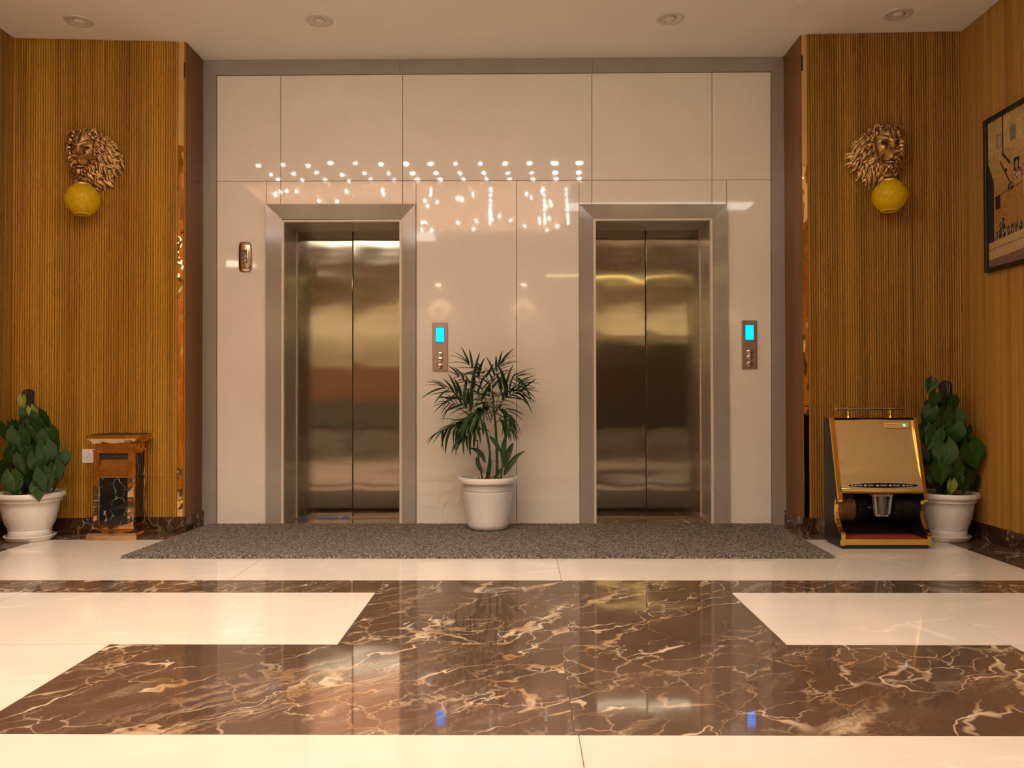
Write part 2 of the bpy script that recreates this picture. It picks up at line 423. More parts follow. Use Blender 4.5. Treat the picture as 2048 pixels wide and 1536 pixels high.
# ---- back wall behind the panels
D1 = (565, 803); D2 = (1188, 1425)      # openings, photo columns
def WX(u, v=800): return onY(u, v).x
d1a, d1b, d2a, d2b = WX(565), WX(803), WX(1188.5), WX(1424.5)
ZO = onY(1000, 439.5).z                 # top of the openings
YD = .36                                # depth of the lift doors
bm = B()
for a, b in ((-3.6, d1a), (d1b, d2a), (d2b, 3.3)): box(bm, a, b, .012, .75, -.1, H)
for a, b in ((d1a, d1b), (d2a, d2b)): box(bm, a, b, .012, .75, ZO, H)
wb = ob('wall_back', bm, M['grout'], kind='structure')
def quad_slab(px, m, name='panel', parent=wb, y0=0.0, y1=.014, g=.8):
    """a slab on the back wall given by its four corners in the photo (tl, tr, br, bl)"""
    (a, b, c, d) = px
    a = (a[0]+g, a[1]+g); b = (b[0]-g, b[1]+g); c = (c[0]-g, c[1]-g); d = (d[0]+g, d[1]-g)
    f = [onY(p[0], p[1], 0) for p in (a, b, c, d)]
    for i in (2, 3):
        if px[i][1] > 1040: f[i].z = 0.0
    pts = [(p.x, y0, p.z) for p in f] + [(p.x, y1, p.z) for p in f]
    bm = B(); hexa(bm, pts); return ob(name, bm, m, parent)
FB = 1056
pl = M['panel']
top, mid = 150, 361
def tpy(u): return 151.5 - (u-434)*7.5/1107
def mdy(u): return 362.5 - (u-434)*3/1107
def panel(u0, u1, v0, v1, ub0=None, ub1=None):
    ub0 = u0 if ub0 is None else ub0; ub1 = u1 if ub1 is None else ub1
    f = lambda v, u: v(u) if callable(v) else v
    return quad_slab([(u0, f(v0,u0)), (u1, f(v0,u1)), (ub1, f(v1,ub1)), (ub0, f(v1,ub0))], pl, g=.55)
for a, b in ((434,561.5),(561.5,805.5),(805.5,1183.5),(1183.5,1424),(1424,1541.5)): panel(a, b, tpy, mdy)
panel(434, 533, mdy, FB)
panel(533, 561.5, mdy, 410); panel(561.5, 805.5, mdy, 410); panel(805.5, 832, mdy, 410)
panel(832, 1033, mdy, FB); panel(1033, 1158, mdy, FB, 1033, 1160)
panel(1158, 1183.5, mdy, 409); panel(1183.5, 1424, mdy, 409); panel(1424, 1453, mdy, 409)
panel(1453, 1541.5, mdy, FB, 1459, 1543)
# taupe border: left, top, right
tp = M['taupe']
def tc(u): return 123 - (u-403)*7/1165
quad_slab([(399, 118), (434, tpy(434)), (434, FB), (403.5, FB)], tp, 'border_slab', y0=-.008, g=.25)
quad_slab([(1541.5, tpy(1541)), (1572, 108), (1574, FB), (1543, FB)], tp, 'border_slab', y0=-.008, g=.25)
for a, b in ((399, 800), (800, 1185), (1185, 1572)):
    quad_slab([(a, tc(a)-4), (b, tc(b)-4), (min(b,1541.5), tpy(min(b,1541.5))), (max(a,434), tpy(max(a,434)))], tp, 'border_slab', y0=-.008, g=.25)

# ---- lift doors
def lift(name, oL, oR, iL, iR, leafsplit, bl, br_):
    """outer frame columns (top,bottom), inner columns; everything else follows"""
    root = empty(name, (0, 0, 0), kind='structure')
    yo, yi = -.022, -.012
    def P(u, v, Y, z=None):
        p = onY(u, v, 0); return (p.x, Y, p.z if z is None else z)
    vo, vi = 409.5, 439.5
    # architrave of three mitred stones
    for nm, q in (('jamb', [P(oL[0],vo,yo), P(iL,vi,yi), P(iL,FB,yi,0), P(oL[1],FB,yo,0)]),
                  ('head', [P(oL[0],vo,yo), P(oR[0],vo,yo), P(iR,vi,yi), P(iL,vi,yi)]),
                  ('jamb', [P(iR,vi,yi), P(oR[0],vo,yo), P(oR[1],FB,yo,0), P(iR,FB,yi,0)])):
        bm = B(); hexa(bm, [Vector(x) for x in q] + [Vector((x[0], .02, x[2])) for x in q]); ob(nm, bm, tp, root)
    x0, x1 = onY(iL, 800).x, onY(iR, 800).x
    zt = ZO
    e = .012
    # pale arris round the opening
    bm = B(); box(bm, x0-.004, x0+e, -.016, .01, 0, zt); box(bm, x1-e, x1+.004, -.016, .01, 0, zt); box(bm, x0+e, x1-e, -.016, .01, zt-e, zt)
    ob('arris', bm, M['pale_edge'], root)
    zd = onY(1000, 462, YD).z
    # reveals
    xi0, xi1 = x0+e*.4, x1-e*.4
    for a, b in ((xi0-.03, xi0), (xi1, xi1+.03)):
        ob('reveal', box(B(), a, b, .01, YD+.02, 0, zd+.03), M['reveal'], root)
    ob('soffit', box(B(), xi0, xi1, .01, YD+.02, zd, zd+.05), M['reveal'], root)
    for a in (xi0, xi1-.006):
        ob('door_stop', box(B(), a, a+.006, YD-.022, YD-.004, 0, zd), M['pale_edge'], root)
    # leaves
    xs = onY(leafsplit, 800, YD).x
    for a, b in ((xi0, xs-.0025), (xs+.0025, xi1)):
        cx = (a+b)/2; bm = B(); box(bm, a-cx, b-cx, 0, .03, .008, zd+.01, .003, 2)
        ob('door_leaf', bm, M['steel'], root, loc=(cx, YD, 0))
    ob('door_gasket', box(B(), xs-.006, xs+.006, YD+.012, YD+.035, .0, zd), M['black_soft'], root)
    ob('sill', box(B(), xi0, xi1, YD-.05, YD+.06, -.004, .006, .001, 1), M['plate'], root)
    ob('shaft_backing', box(B(), x0-.02, x1+.02, YD+.06, YD+.1, 0, zt+.1), M['black_soft'], root)
    return root, xi0, xs, xi1
dr1, a1_, s1_, b1_ = lift('door_1', (533, 533), (832, 832), 565, 803, 705.5, 0, 0)
dr2, a2_, s2_, b2_ = lift('door_2', (1158, 1160), (1453, 1459), 1188.5, 1424.5, 1292, 0, 0)
# thin blue strips at the sill of the left lift
for i, (u0, u1) in enumerate(((599, 612), (634, 677), (682, 697))):
    p0, p1 = onY(u0, 1031, YD-.05), onY(u1, 1031, YD-.05)
    bm = B(); box(bm, p0.x, p1.x, YD-.051, YD-.020, .005, .0085 + (.002 if i == 0 else 0), .0008, 1)
    ob('blue_strip', bm, M.setdefault('sill_strip', simple('blue film', (.03,.16,.75), .2)), dr1)

# ---- wings with fluted boards
PITCHF = .0150
def fluted(bm, a, b, z0, z1, n, out, depth=.010, tops=None):
    """n flutes between ground points a and b; out = unit vector towards the room"""
    a, b = Vector(a), Vector(b); d = b-a; rows = []
    for i in range(n):
        for t, h in ((0, 0), (.16, .0), (.24, .75), (.42, 1.0), (.72, 1.0), (.92, .75)):
            rows.append(((i+t)/n, h*depth))
    rows.append((1, 0))
    prev = None
    for t, h in rows:
        p = a + d*t + out*h
        v = (bm.verts.new((p.x, p.y, z0)), bm.verts.new((p.x, p.y, z1)))
        if prev: bm.faces.new((prev[0], v[0], v[1], prev[1]))
        prev = v
def wall_body(name, a, b, back, m):
    """solid vertical slab from ground segment a-b to a parallel one moved by back"""
    bk = Vector(back); bm = B(); a = Vector((*a, 0)); b = Vector((*b, 0))
    pts = [a, b, b+Vector((0,0,H)), a+Vector((0,0,H))]
    hexa(bm, pts + [p+bk for p in pts]); return ob(name, bm, m, kind='structure')
def lerp(a, b, t): return (a[0]+(b[0]-a[0])*t, a[1]+(b[1]-a[1])*t)
HB = .103
def boards(parent, a, b, out, m, wboard=.165, zs=(HB, .36, H)):
    L = (Vector(b)-Vector(a)).length; n = max(1, round(L/wboard)); out = Vector((*out, 0))
    for i in range(n):
        p, q = lerp(a, b, i/n), lerp(a, b, (i+1)/n)
        d = (Vector(q)-Vector(p)).normalized()*.0006
        p = (p[0]+d.x, p[1]+d.y); q = (q[0]-d.x, q[1]-d.y)
        nf = max(2, round((Vector(q)-Vector(p)).length/PITCHF))
        for z0, z1 in zip(zs, zs[1:]):
            bm = B(); fluted(bm, (*p, 0), (*q, 0), z0+.0008, z1-.0008, nf, out)
            o = ob('fluted_board', bm, m, parent)
# left wing
wl = wall_body('wall_back_left', (LWO[0]-.6, -.3715-.05), (LWI[0], LWI[1]+.010), (0, .45, 0), M['wood_dark'])
wl.data.materials[0] = M['wood_dark']
SL = onV(355.5, 600, LWI, LWO); SL2 = (onV(368, 600, LWI, LWO))
o_l = (0, -1)
a = LWO
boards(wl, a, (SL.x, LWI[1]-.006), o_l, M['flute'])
def strip(parent, p, q, z0, z1, m, nm, back=.01, proud=.004):
    bm = B(); box(bm, 0, q[0]-p[0], -proud, back, z0, z1, .001, 1)
    o = ob(nm, bm, m, parent, loc=(p[0], max(p[1], q[1]), 0)); return o
strip(wl, (SL.x+.001, -.306), (SL2.x, -.306), HB, H-.001, M['mirror_strip'], 'mirror_strip')
strip(wl, (SL2.x+.001, -.306), (LWI[0]+.002, -.306), HB, H-.001, M['flute'], 'edge_trim', proud=.002)
# right wing
wr = wall_body('wall_back_right', (RWI[0], RWI[1]+.010), (RWO[0]+.6, RWO[1]-.006), (0, .5, 0), M['wood_dark'])
SR, SR0 = onV(1617, 600, RWI, RWO), onV(1606, 600, RWI, RWO)
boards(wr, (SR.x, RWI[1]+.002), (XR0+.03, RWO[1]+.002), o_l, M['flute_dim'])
strip(wr, (SR0.x, RWI[1]+.004), (SR.x-.001, RWI[1]+.004), HB, H-.001, M['mirror_strip'], 'mirror_strip')
strip(wr, (RWI[0]-.002, RWI[1]+.004), (SR0.x-.001, RWI[1]+.004), HB, H-.001, M['flute_dim'], 'edge_trim', proud=.002)
# dark slot near the top of each edge
for o_, x, in ((wl, LWI[0]-.006), (wr, RWI[0]+.002)):
    yy = -.31 if o_ is wl else RWI[1]-.003
    ob('dark_slot', box(B(), x-.004, x+.006, yy-.0005, yy+.006, 2.96, 3.06), M['black_soft'], o_)
# returns are the sides of the wing bodies; a thin veneer board on each
ob('return_board', box(B(), LWI[0]-.003, LWI[0]+.004, -.292, -.009, HB, H), M['wood_dark'], wl)
ob('return_board', box(B(), RWI[0]-.004, RWI[0]+.003, RWI[1]+.012, -.009, HB, H), M['wood_dark'], wr)

# ---- side walls
XLf, XRf = -3.09, 2.835
wL = ob('wall_left', box(B(), -8.2, XL0-.008, -3.6, -.2, -.1, H), M['rear_wall'], kind='structure')
wR = ob('wall_right', box(B(), XR0+.008, 8.2, -3.6, -.2, -.1, H), M['rear_wall'], kind='structure')
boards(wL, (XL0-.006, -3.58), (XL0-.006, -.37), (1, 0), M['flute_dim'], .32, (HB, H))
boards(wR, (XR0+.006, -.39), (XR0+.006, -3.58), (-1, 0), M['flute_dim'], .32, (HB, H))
# rear of the lobby
ob('wall_lobby_left', box(B(), -8.3, -8.1, YB, -3.6, -.1, H), M['rear_wall'], kind='structure')
ob('wall_lobby_right', box(B(), 8.1, 8.3, YB, -3.6, -.1, H), M['rear_wall'], kind='structure')
wf = ob('wall_front', box(B(), -8.3, 8.3, YB-.3, YB, -.1, H), M['rear_wall'], kind='structure')
ob('wainscot', box(B(), -8.0, .7, YB, YB+.03, .78, 1.5), M['red_leather'], wf)
ob('plinth_cladding', box(B(), -8.0, .7, YB, YB+.04, .1, .77), M.setdefault('grey_clad', simple('grey green cladding', (.20,.19,.15), .5)), wf)
ob('skirting', box(B(), -8.0, 8.0, YB, YB+.05, 0, .1), M['base_marble'], wf)
ob('wood_lining', box(B(), .75, 6.5, YB, YB+.02, .1, 1.95), M.setdefault('dark_lining', simple('dark wood lining', (.045,.028,.018), .5)), wf)
ob('ledge', box(B(), .75, 6.5, YB, YB+.12, 2.28, 2.36), M['pale_edge'], wf)
ob('door_3', box(B(), .95, 2.6, YB+.02, YB+.05, .0, 2.05), M['dark_glass'], kind='structure')
for cx, zz in ((-1.72, 2.70), (.07, 2.70)):      # diamond mouldings under small lamps
    for s_, t_ in ((.32, .012), (.07, .012)):
        pts = [(cx+s_, 0, zz), (cx, 0, zz+s_*1.1), (cx-s_, 0, zz), (cx, 0, zz-s_*1.1)]
        bm = B()
        for i in range(4):
            p, q = Vector(pts[i]), Vector(pts[(i+1)%4])
            tube(bm, [p+Vector((0, YB+.012, 0)), q+Vector((0, YB+.012, 0))], t_, 4)
        ob('diamond_moulding', bm, M['rear_wood'], wf)
    bm = B(); lathe(bm, [(.0, H-.001), (.055, H-.001), (.055, H-.008), (.0, H-.008)], 16, (cx, YB+.22, 0), cap=False)
    ob('wall_washer', bm, M['rear_lamp'], wf)
    ld = bpy.data.lights.new('washer', 'SPOT'); ld.energy = 62; ld.color = (1, .84, .58); ld.spot_size = radians(95); ld.spot_blend = .5; ld.shadow_soft_size = .04
    lo = bpy.data.objects.new('washer', ld); COL.objects.link(lo); lo.location = (cx, YB+.22, H-.02); lo.parent = wf
for x in (-4.6, -3.3, 2.4, 4.2):               # added spots without a known fixture, brightening the far wall
    ld = bpy.data.lights.new('washer', 'SPOT'); ld.energy = 42; ld.color = (1, .86, .66); ld.spot_size = radians(120); ld.spot_blend = .6; ld.shadow_soft_size = .04
    lo = bpy.data.objects.new('washer', ld); COL.objects.link(lo); lo.location = (x, YB+.5, H-.02); lo.parent = wf
# ---- baseboards (dark veined marble)
def baseboard(name, segs):
    bm = B()
    for (p, q, out) in segs:
        p, q, out = Vector((*p, 0)), Vector((*q, 0)), Vector((*out, 0))*.014
        hexa(bm, [p, q, q+Vector((0,0,HB)), p+Vector((0,0,HB))] + [x+out for x in (p, q, q+Vector((0,0,HB)), p+Vector((0,0,HB)))])
    return ob(name, bm, M['base_marble'], kind='structure')
baseboard('baseboard_back_left', [(LWO, (LWI[0]+.002, -.3015), (0, -1))])
baseboard('baseboard_alcove_left', [((LWI[0]+.003, -.315), (LWI[0]+.003, -.009), (1, 0))])
baseboard('baseboard_back_right', [((RWI[0]-.002, RWI[1]), (XR0+.02, RWO[1]), (0, -1))])
baseboard('baseboard_alcove_right', [((RWI[0]-.003, RWI[1]-.014), (RWI[0]-.003, -.009), (-1, 0))])
baseboard('baseboard_right', [((XR0+.004, -.40), (XR0+.004, -3.58), (-1, 0))])
baseboard('baseboard_left', [((XL0-.004, -.38), (XL0-.004, -3.58), (1, 0))])

# ================================================================ ceiling lights
# crystal ceiling light over the lobby, behind the frame
cl = empty('crystal_ceiling_light', (-1.25, -4.9, H), label='large rectangular pink gold crystal ceiling light seen reflected in the cream panels', cat='ceiling light')
def child(name, bm, m, par, **k):
    o = ob(name, bm, m, par, **k); o.matrix_parent_inverse = par.matrix_basis.inverted(); return o
bm = B(); box(bm, -3.0, .55, -5.93, -3.40, H-.05, H-.002); child('crystal_panel', bm, M['crystal'], cl)
bm = B(); box(bm, -3.0, -1.25, -6.65, -5.95, H-.045, H-.002); child('cove_strip', bm, M['strip_light'], cl)
bm = B()
random.seed(4)
for r, yy in enumerate((-2.62, -2.98, -3.24)):
    for c in range(14):
        x = -2.62 + c*.247 + r*.02
        big = 1.5 if c in (6, 7) or c > 11 else 1.0
        if c < 5: yj = yy + random.uniform(-.06, .06)
        else: yj = yy
        s = .017*big*random.uniform(.8, 1.2)*(1 if r == 0 else .75)
        lathe(bm, [(s, H-.012), (s, H-.002)], 10, (x, yj, 0))
for i in range(60):
    x, yy = random.uniform(-2.9, .5), random.uniform(-5.8, -3.45)
    lathe(bm, [(.006, H-.075), (.006, H-.05)], 8, (x, yy, 0))
for i in range(8):
    for xx in (-.32, .26, .50): lathe(bm, [(.005, H-.075), (.005, H-.05)], 8, (xx*(1+.035*i), -3.45-.26*i, 0))
child('bulbs', bm, M['led'], cl, kind='stuff')
for i in range(8):
    ld = bpy.data.lights.new('led_spot', 'SPOT'); ld.energy = SPOT_W*(1.25 if i < 4 else .9); ld.color = (1.0, .89, .74); ld.spot_size = radians(104); ld.spot_blend = .75; ld.shadow_soft_size = .022
    lo = bpy.data.objects.new('led_spot', ld); COL.objects.link(lo); lo.location = (-2.62+.02+i*2*.247+(.5 if i > 5 else 0), -2.60, H-.02); lo.parent = cl; lo.matrix_parent_inverse = cl.matrix_basis.inverted()
ob('trim_1', box(B(), .42, 2.8, -4.74, -4.40, H-.02, H-.001), M['strip_light'], kind='structure')
for x in (-5.6, 5.4):
    for y_ in (-5.4, -9.0):
        ob('fill_panel', box(B(), x-.9, x+.9, y_-.3, y_+.3, H-.012, H-.001), M['lobby_fill'], ceil)  # unseen glowing panels, added as soft fill for ceiling and walls
ob('trim_2', box(B(), .5, 2.75, -10.7, -10.5, H-.02, H-.001), M['yellow_light'], kind='structure')
# four recessed downlights in view
dn = [((158, 42), 'unlit recessed downlight in the ceiling above the left lion sconce', ),
      ((639, 41), 'unlit recessed downlight in the ceiling above the left lift'),
      ((1340, 37), 'unlit recessed downlight in the ceiling above the right lift'),
      ((1797, 28), 'unlit recessed downlight in the ceiling above the right lion sconce')]
for (uv, lab) in dn:
    p = onZ(uv[0], uv[1], H)
    r = empty('recessed_downlight', (p.x, p.y, H), label=lab, cat='downlight', group='recessed downlights in the white ceiling')
    ob('trim_ring', lathe(B(), [(.060, -.001), (.066, -.006), (.082, -.006), (.087, -.001), (.087, .0)], 40, cap=False), M['down_cone'], r, smooth=True)
    ob('reflector', lathe(B(), [(.062, -.004), (.055, -.0012), (.030, -.0012)], 40, cap=False), M['lamp_off'], r, smooth=True)
    ob('bulb', lathe(B(), [(.001, -.016), (.022, -.014), (.034, -.008), (.038, -.001)], 32), M['lamp_off'], r, smooth=True)

# ================================================================ RUG
zt = .018
def rugpt(s, t):
    # s across, t from back to front; corners from the photo
    bl, br2, fr, flt = onZ(421, 1045.5, zt), onZ(1541, 1043, zt), onZ(1672, 1116, .004), onZ(240, 1116, .004)
    bl.y = min(bl.y, -.026); br2.y = min(br2.y, -.026)
    a = bl.lerp(br2, s); b = flt.lerp(fr, s); return a.lerp(b, t)
bm = B(); nx, ny = 760, 150; grid = []
for j in range(ny+1):
    row = []
    for i in range(nx+1):
        s, t = i/nx, j/ny; p = rugpt(s, t)
        e = min(1, min(i, nx-i, j, ny-j)/2.0)
        n = noise.noise(Vector((p.x*110, p.y*110, 0)))
        row.append(bm.verts.new((p.x + noise.noise(Vector((p.x*60, p.y*60, 5)))*.004, p.y+noise.noise(Vector((p.x*60, p.y*60, 9)))*.003, (.001 if e == 0 else (zt*(.75+.25*e) + n*.005)))))
    grid.append(row)
for j in range(ny):
    for i in range(nx): bm.faces.new((grid[j][i], grid[j][i+1], grid[j+1][i+1], grid[j+1][i]))
rug = ob('door_mat', bm, M['rug'], label='long grey looped entrance mat lying in front of both lifts', cat='mat')

# ================================================================ POTS
def pot(root, rim_r, h, base_r, style):
    if style == 'plain':
        prof = [(0, 0), (base_r*.92, 0), (base_r, .006), (base_r*1.10, h*.10), (rim_r*.70, h*.22), (rim_r*.79, h*.5), (rim_r*.835, h*.70), (rim_r*.84, h*.715),
                (rim_r*.825, h*.722), (rim_r*.835, h*.73), (rim_r*.86, h*.78), (rim_r*.875, h*.86), (rim_r*.88, h*.885), (rim_r*.98, h*.89), (rim_r, h*.915), (rim_r*1.0, h*.975), (rim_r*.985, h), (rim_r*.92, h),
                (rim_r*.88, h*.96), (rim_r*.86, h*.90)]
    else:
        prof = [(0, 0), (base_r*.96, 0), (base_r, .005), (base_r*1.04, h*.19), (base_r*1.02, h*.205), (base_r*1.06, h*.215), (base_r*1.06, h*.235),
                (rim_r*.71, h*.34), (rim_r*.775, h*.52), (rim_r*.82, h*.68), (rim_r*.845, h*.78), (rim_r*.905, h*.81), (rim_r*.90, h*.875), (rim_r*.97, h*.88), (rim_r, h*.905),
                (rim_r, h*.96), (rim_r*.975, h), (rim_r*.90, h), (rim_r*.87, h*.95), (rim_r*.85, h*.90)]
    ob('pot', lathe(B(), prof, 56, cap=False), M['pot'], root, angle=50)
    bm = B(); lathe(bm, [(0.0005, h*.93), (rim_r*.5, h*.92), (rim_r*.865, h*.905)], 40, cap=False)
    for v in bm.verts: v.co.z += noise.noise(v.co*60)*.006
    ob('soil', bm, M['soil'], root)
def saucer(root, r):
    ob('saucer', lathe(B(), [(0, 0), (r*.86, 0), (r*.9, .004), (r, .030), (r*.985, .033), (r*.86, .010), (0.001, .008)], 48, cap=False), M['pot'], root, angle=40)

def leaf_mesh(name, m, L=1.0, W=.85, droop=.25, seed=0):
    """heart shaped leaf: tip along -Z, face towards -Y, origin at the petiole notch"""
    bm = B(); uvl = bm.loops.layers.uv.new('UVMap'); NU, NV = 8, 10; g = []
    rnd = random.Random(seed)
    for j in range(NV+1):
        t = j/NV; row = []
        pr = [(0, .30), (.06, .62), (.15, .88), (.27, 1.0), (.42, .93), (.58, .72), (.74, .44), (.88, .17), (1, .0)]
        for (t0, w0), (t1, w1) in zip(pr, pr[1:]):
            if t <= t1: wdt = W*.5*(w0+(w1-w0)*(t-t0)/(t1-t0)); break
        wdt = max(wdt, .003)
        for i in range(NU+1):
            s = i/NU*2-1
            x = s*wdt
            z = -t*L + .30*L*(abs(s)**1.3)*(1-t)**4
            y = -.10*L*abs(s)*(1-t) - .018*L*sin(abs(s)*pi) - .10*L*sin(t*2.2) + droop*L*(t**2) - .02*sin(t*8+s*5)
            row.append((bm.verts.new((x, y, z)), (i/NU, t)))
        g.append(row)
    for j in range(NV):
        for i in range(NU):
            q = (g[j][i], g[j][i+1], g[j+1][i+1], g[j+1][i])
            f = bm.faces.new([a[0] for a in q])
            for lp, a in zip(f.loops, q): lp[uvl].uv = a[1]
    me = mesh_of(name, bm, m, smooth=True); return me
HEART = [leaf_mesh('heart_leaf', M['leaf'], droop=d, seed=i) for i, d in enumerate((.12, .28, .45))]
HEARTY = leaf_mesh('young_leaf', M['leaf_young'], W=.7, droop=.2)
def pothos(root, base, h, pole_r, pole_top, leaves, fill, seed, lean=0.0):
    rnd = random.Random(seed); bx, by, bz = base
    # moss pole
    bm = B(); zs = h*.9
    ztop = pole_top
    prof = [(pole_r, zs), (pole_r*1.04, zs+.1), (pole_r, ztop-pole_r*.6), (pole_r*.8, ztop-pole_r*.2), (pole_r*.4, ztop), (.001, ztop+.004)]
    lathe(bm, prof, 20, cap=False)
    for v in bm.verts:
        v.co.x += lean*(v.co.z-zs); v.co.xy *= 1+noise.noise(v.co*90)*.08
    ob('moss_pole', bm, M['pole'], root, smooth=True)
    bm = B()
    for i in range(9):
        a = rnd.uniform(pi, 2*pi); pts = []
        for k in range(8):
            t = k/7; z = zs+(ztop-zs-.01)*t; aa = a+t*1.5*(1 if i % 2 else -1)
            pts.append((cos(aa)*(pole_r*1.08)+lean*(z-zs), sin(aa)*(pole_r*1.08), z))
        tube(bm, pts, .0018, 5)
    ob('aerial_root', bm, M['root'], root)
    bm = B()
    for i in range(5):
        a = rnd.uniform(0, 2*pi); pts = []
        for k in range(12):
            t = k/11; z = zs-.02+(ztop-zs)*t*.9; aa = a+t*3.0
            r = pole_r*1.25+.006*sin(t*9+i)
            pts.append((cos(aa)*r+lean*(z-zs), sin(aa)*r, z))
        tube(bm, pts, .0045, 6)
    ob('vine', bm, M['stem'], root, smooth=True)
    def put(p, size, rz, rx, ry, me, pet=True):
        o = ob('leaf', me, parent=root)
        o.location = p; o.scale = (size, size, size); o.rotation_euler = Euler((rx, ry, rz))
        if pet:
            q = Vector(p); ax = Vector((lean*(q.z-zs), 0, q.z)) ; st = ax + (q-ax).normalized()*pole_r; st.z -= .05
            bm = B(); tube(bm, bez(st, (st+q)/2+Vector((0, 0, .05)), q, 6), .0026, 5); ob('leaf_stalk', bm, M['stem'], root)
    for (u, v, s, kind, dy) in leaves:
        yy = by + dy
        p = onY(u, v, yy); size = s*(yy+CAMD)/F
        # u, v is the middle of the leaf; the notch sits above
        loc = Vector((p.x-bx, dy, p.z-bz + size*.5))
        ang = rnd.uniform(-.5, .5) + max(-.8, min(.8, (p.x-bx)*3.5))
        put(loc, size*1.25, ang*.8, rnd.uniform(-.15, .35), -rnd.uniform(-.3, .3) - (p.x-bx)*1.2, HEARTY if kind else rnd.choice(HEART))
    for i in range(fill):
        t = (i+.5)/fill; z = zs+.07 + (ztop-zs-.27)*t; a = i*2.4
        r = (.165*(1-t)**.8+.045)*rnd.uniform(.6, .95)
        if sin(a) > .5: r *= .6
        p = Vector((cos(a)*r+lean*(z-zs), sin(a)*r*.8, z+.05))
        if p.y > .0: p.y = .0
        put(p, (.115-.04*t)*rnd.uniform(.75, 1.1), a+pi/2+rnd.uniform(-.4, .4), rnd.uniform(-.3, .35), rnd.uniform(-.4, .4), rnd.choice(HEART), pet=False)

# left plant
pL = onZ(60, 1079, 0)
rt = empty('potted_pothos', (pL.x, pL.y, 0), label='left heart-leaved climbing plant on a dark pole in a white pot beside the ashtray bin', cat='potted plant', group='heart-leaved plants in white pots')
k = (pL.y+CAMD)/F
saucer(rt, 47.5*k); 
hp = CAMH-(986-789)*k
for_pot = empty('tmp', (0,0,0)); bpy.data.objects.remove(for_pot)
pot(rt, 64.5*k, hp, 38*k, 'banded')
for c in rt.children:
    if c.name.startswith(('pot', 'soil')): c.location.z = .012
ztopL = onY(66, 779, pL.y).z
pothos(rt, (pL.x, pL.y, 0), hp, 11.5*k, ztopL, [
    (45, 806, 22, 1, -.05), (50, 831, 24, 0, -.05), (62, 827, 22, 1, -.06), (78, 848, 40, 0, -.07), (16, 874, 42, 0, -.05), (36, 886, 44, 0, -.12), (64, 868, 30, 0, -.08),
    (97, 893, 46, 0, -.10), (28, 923, 40, 0, -.13), (46, 915, 40, 0, -.10), (44, 930, 36, 0, -.15), (72, 928, 38, 0, -.15), (90, 910, 38, 0, -.13), (122, 922, 34, 0, -.06),
    (86, 962, 36, 0, -.16), (25, 968, 38, 0, -.14), (74, 982, 30, 0, -.15), (108, 945, 30, 0, -.09), (14, 945, 34, 0, -.08), (58, 955, 34, 0, -.10), (100, 870, 26, 0, -.06), (30, 855, 22, 0, -.03)],
    34, 3, lean=-.02)
# right plant
pR = onZ(1893, 1079, 0)
rt = empty('potted_pothos', (pR.x, pR.y, 0), label='right heart-leaved climbing plant on a dark pole in a white pot behind the shoe polisher', cat='potted plant', group='heart-leaved plants in white pots')
k = (pR.y+CAMD)/F
saucer(rt, 44.5*k)
hp = CAMH-(988-789)*k
pot(rt, 60*k, hp, 36*k, 'banded')
for c in rt.children:
    if c.name.startswith(('pot', 'soil')): c.location.z = .012
ztopR = onY(1888, 762, pR.y).z
pothos(rt, (pR.x, pR.y, 0), hp, 12*k, ztopR, [
    (1864, 773, 24, 0, -.05), (1858, 812, 18, 0, -.03), (1906, 806, 22, 0, -.05), (1871, 800, 26, 0, -.05), (1892, 803, 24, 0, -.06), (1864, 834, 34, 0, -.08), (1888, 842, 34, 0, -.12), (1911, 842, 34, 0, -.10),
    (1850, 872, 34, 0, -.07), (1872, 880, 38, 0, -.12), (1908, 872, 42, 0, -.13), (1932, 868, 26, 0, -.05), (1890, 911, 46, 0, -.15), (1938, 912, 48, 0, -.10), (1925, 887, 26, 0, -.08),
    (1862, 915, 34, 0, -.08), (1878, 945, 40, 0, -.12), (1910, 945, 34, 0, -.10), (1903, 975, 24, 1, -.16), (1935, 950, 34, 0, -.07), (1868, 960, 30, 0, -.08), (1925, 970, 30, 0, -.09), (1900, 930, 34, 0, -.09)],
    34, 9, lean=.0)

# ---- palm in the middle
zr = .02
pC = onZ(976, 1056.5, zr)
pal = empty('potted_palm', (pC.x, pC.y, zr), label='feathery green palm in a plain white pot standing on the mat between the lifts', cat='potted plant')
k = (pC.y+CAMD)/F
hC = (1062-957)*k*.985
pot(pal, 59.5*k, hC, 38*k, 'plain')
def blade(name, m, W, L=1.0, droop=.25, bendx=0.0):
    bm = B(); uvl = bm.loops.layers.uv.new('UVMap'); n = 8; rows = []
    for j in range(n+1):
        t = j/n; wd = W*(min(1, t*5+.25))*(1-t**2.2)**.8*.5 + .0005
        z = -droop*t*t; yv = t*sqrt(max(.2, 1-droop*droop*.6))
        rows.append([(bm.verts.new((-wd, yv*L, z*L + wd*.45)), (0, t)), (bm.verts.new((bendx*t*t, yv*L, z*L)), (.5, t)), (bm.verts.new((wd, yv*L, z*L + wd*.45)), (1, t))])
    for a, b in zip(rows, rows[1:]):
        for i in range(2):
            q = (a[i], a[i+1], b[i+1], b[i]); f = bm.faces.new([x[0] for x in q])
            for lp, x in zip(f.loops, q): lp[uvl].uv = x[1]
    return mesh_of(name, bm, m, smooth=True)
BL = [blade('leaflet', M['palm'], .155, droop=d) for d in (.15, .35, .6, .85)]
BW = [blade('broad_leaflet', M['palm'], .24, droop=d) for d in (.08, .25)]
rp = random.Random(12)
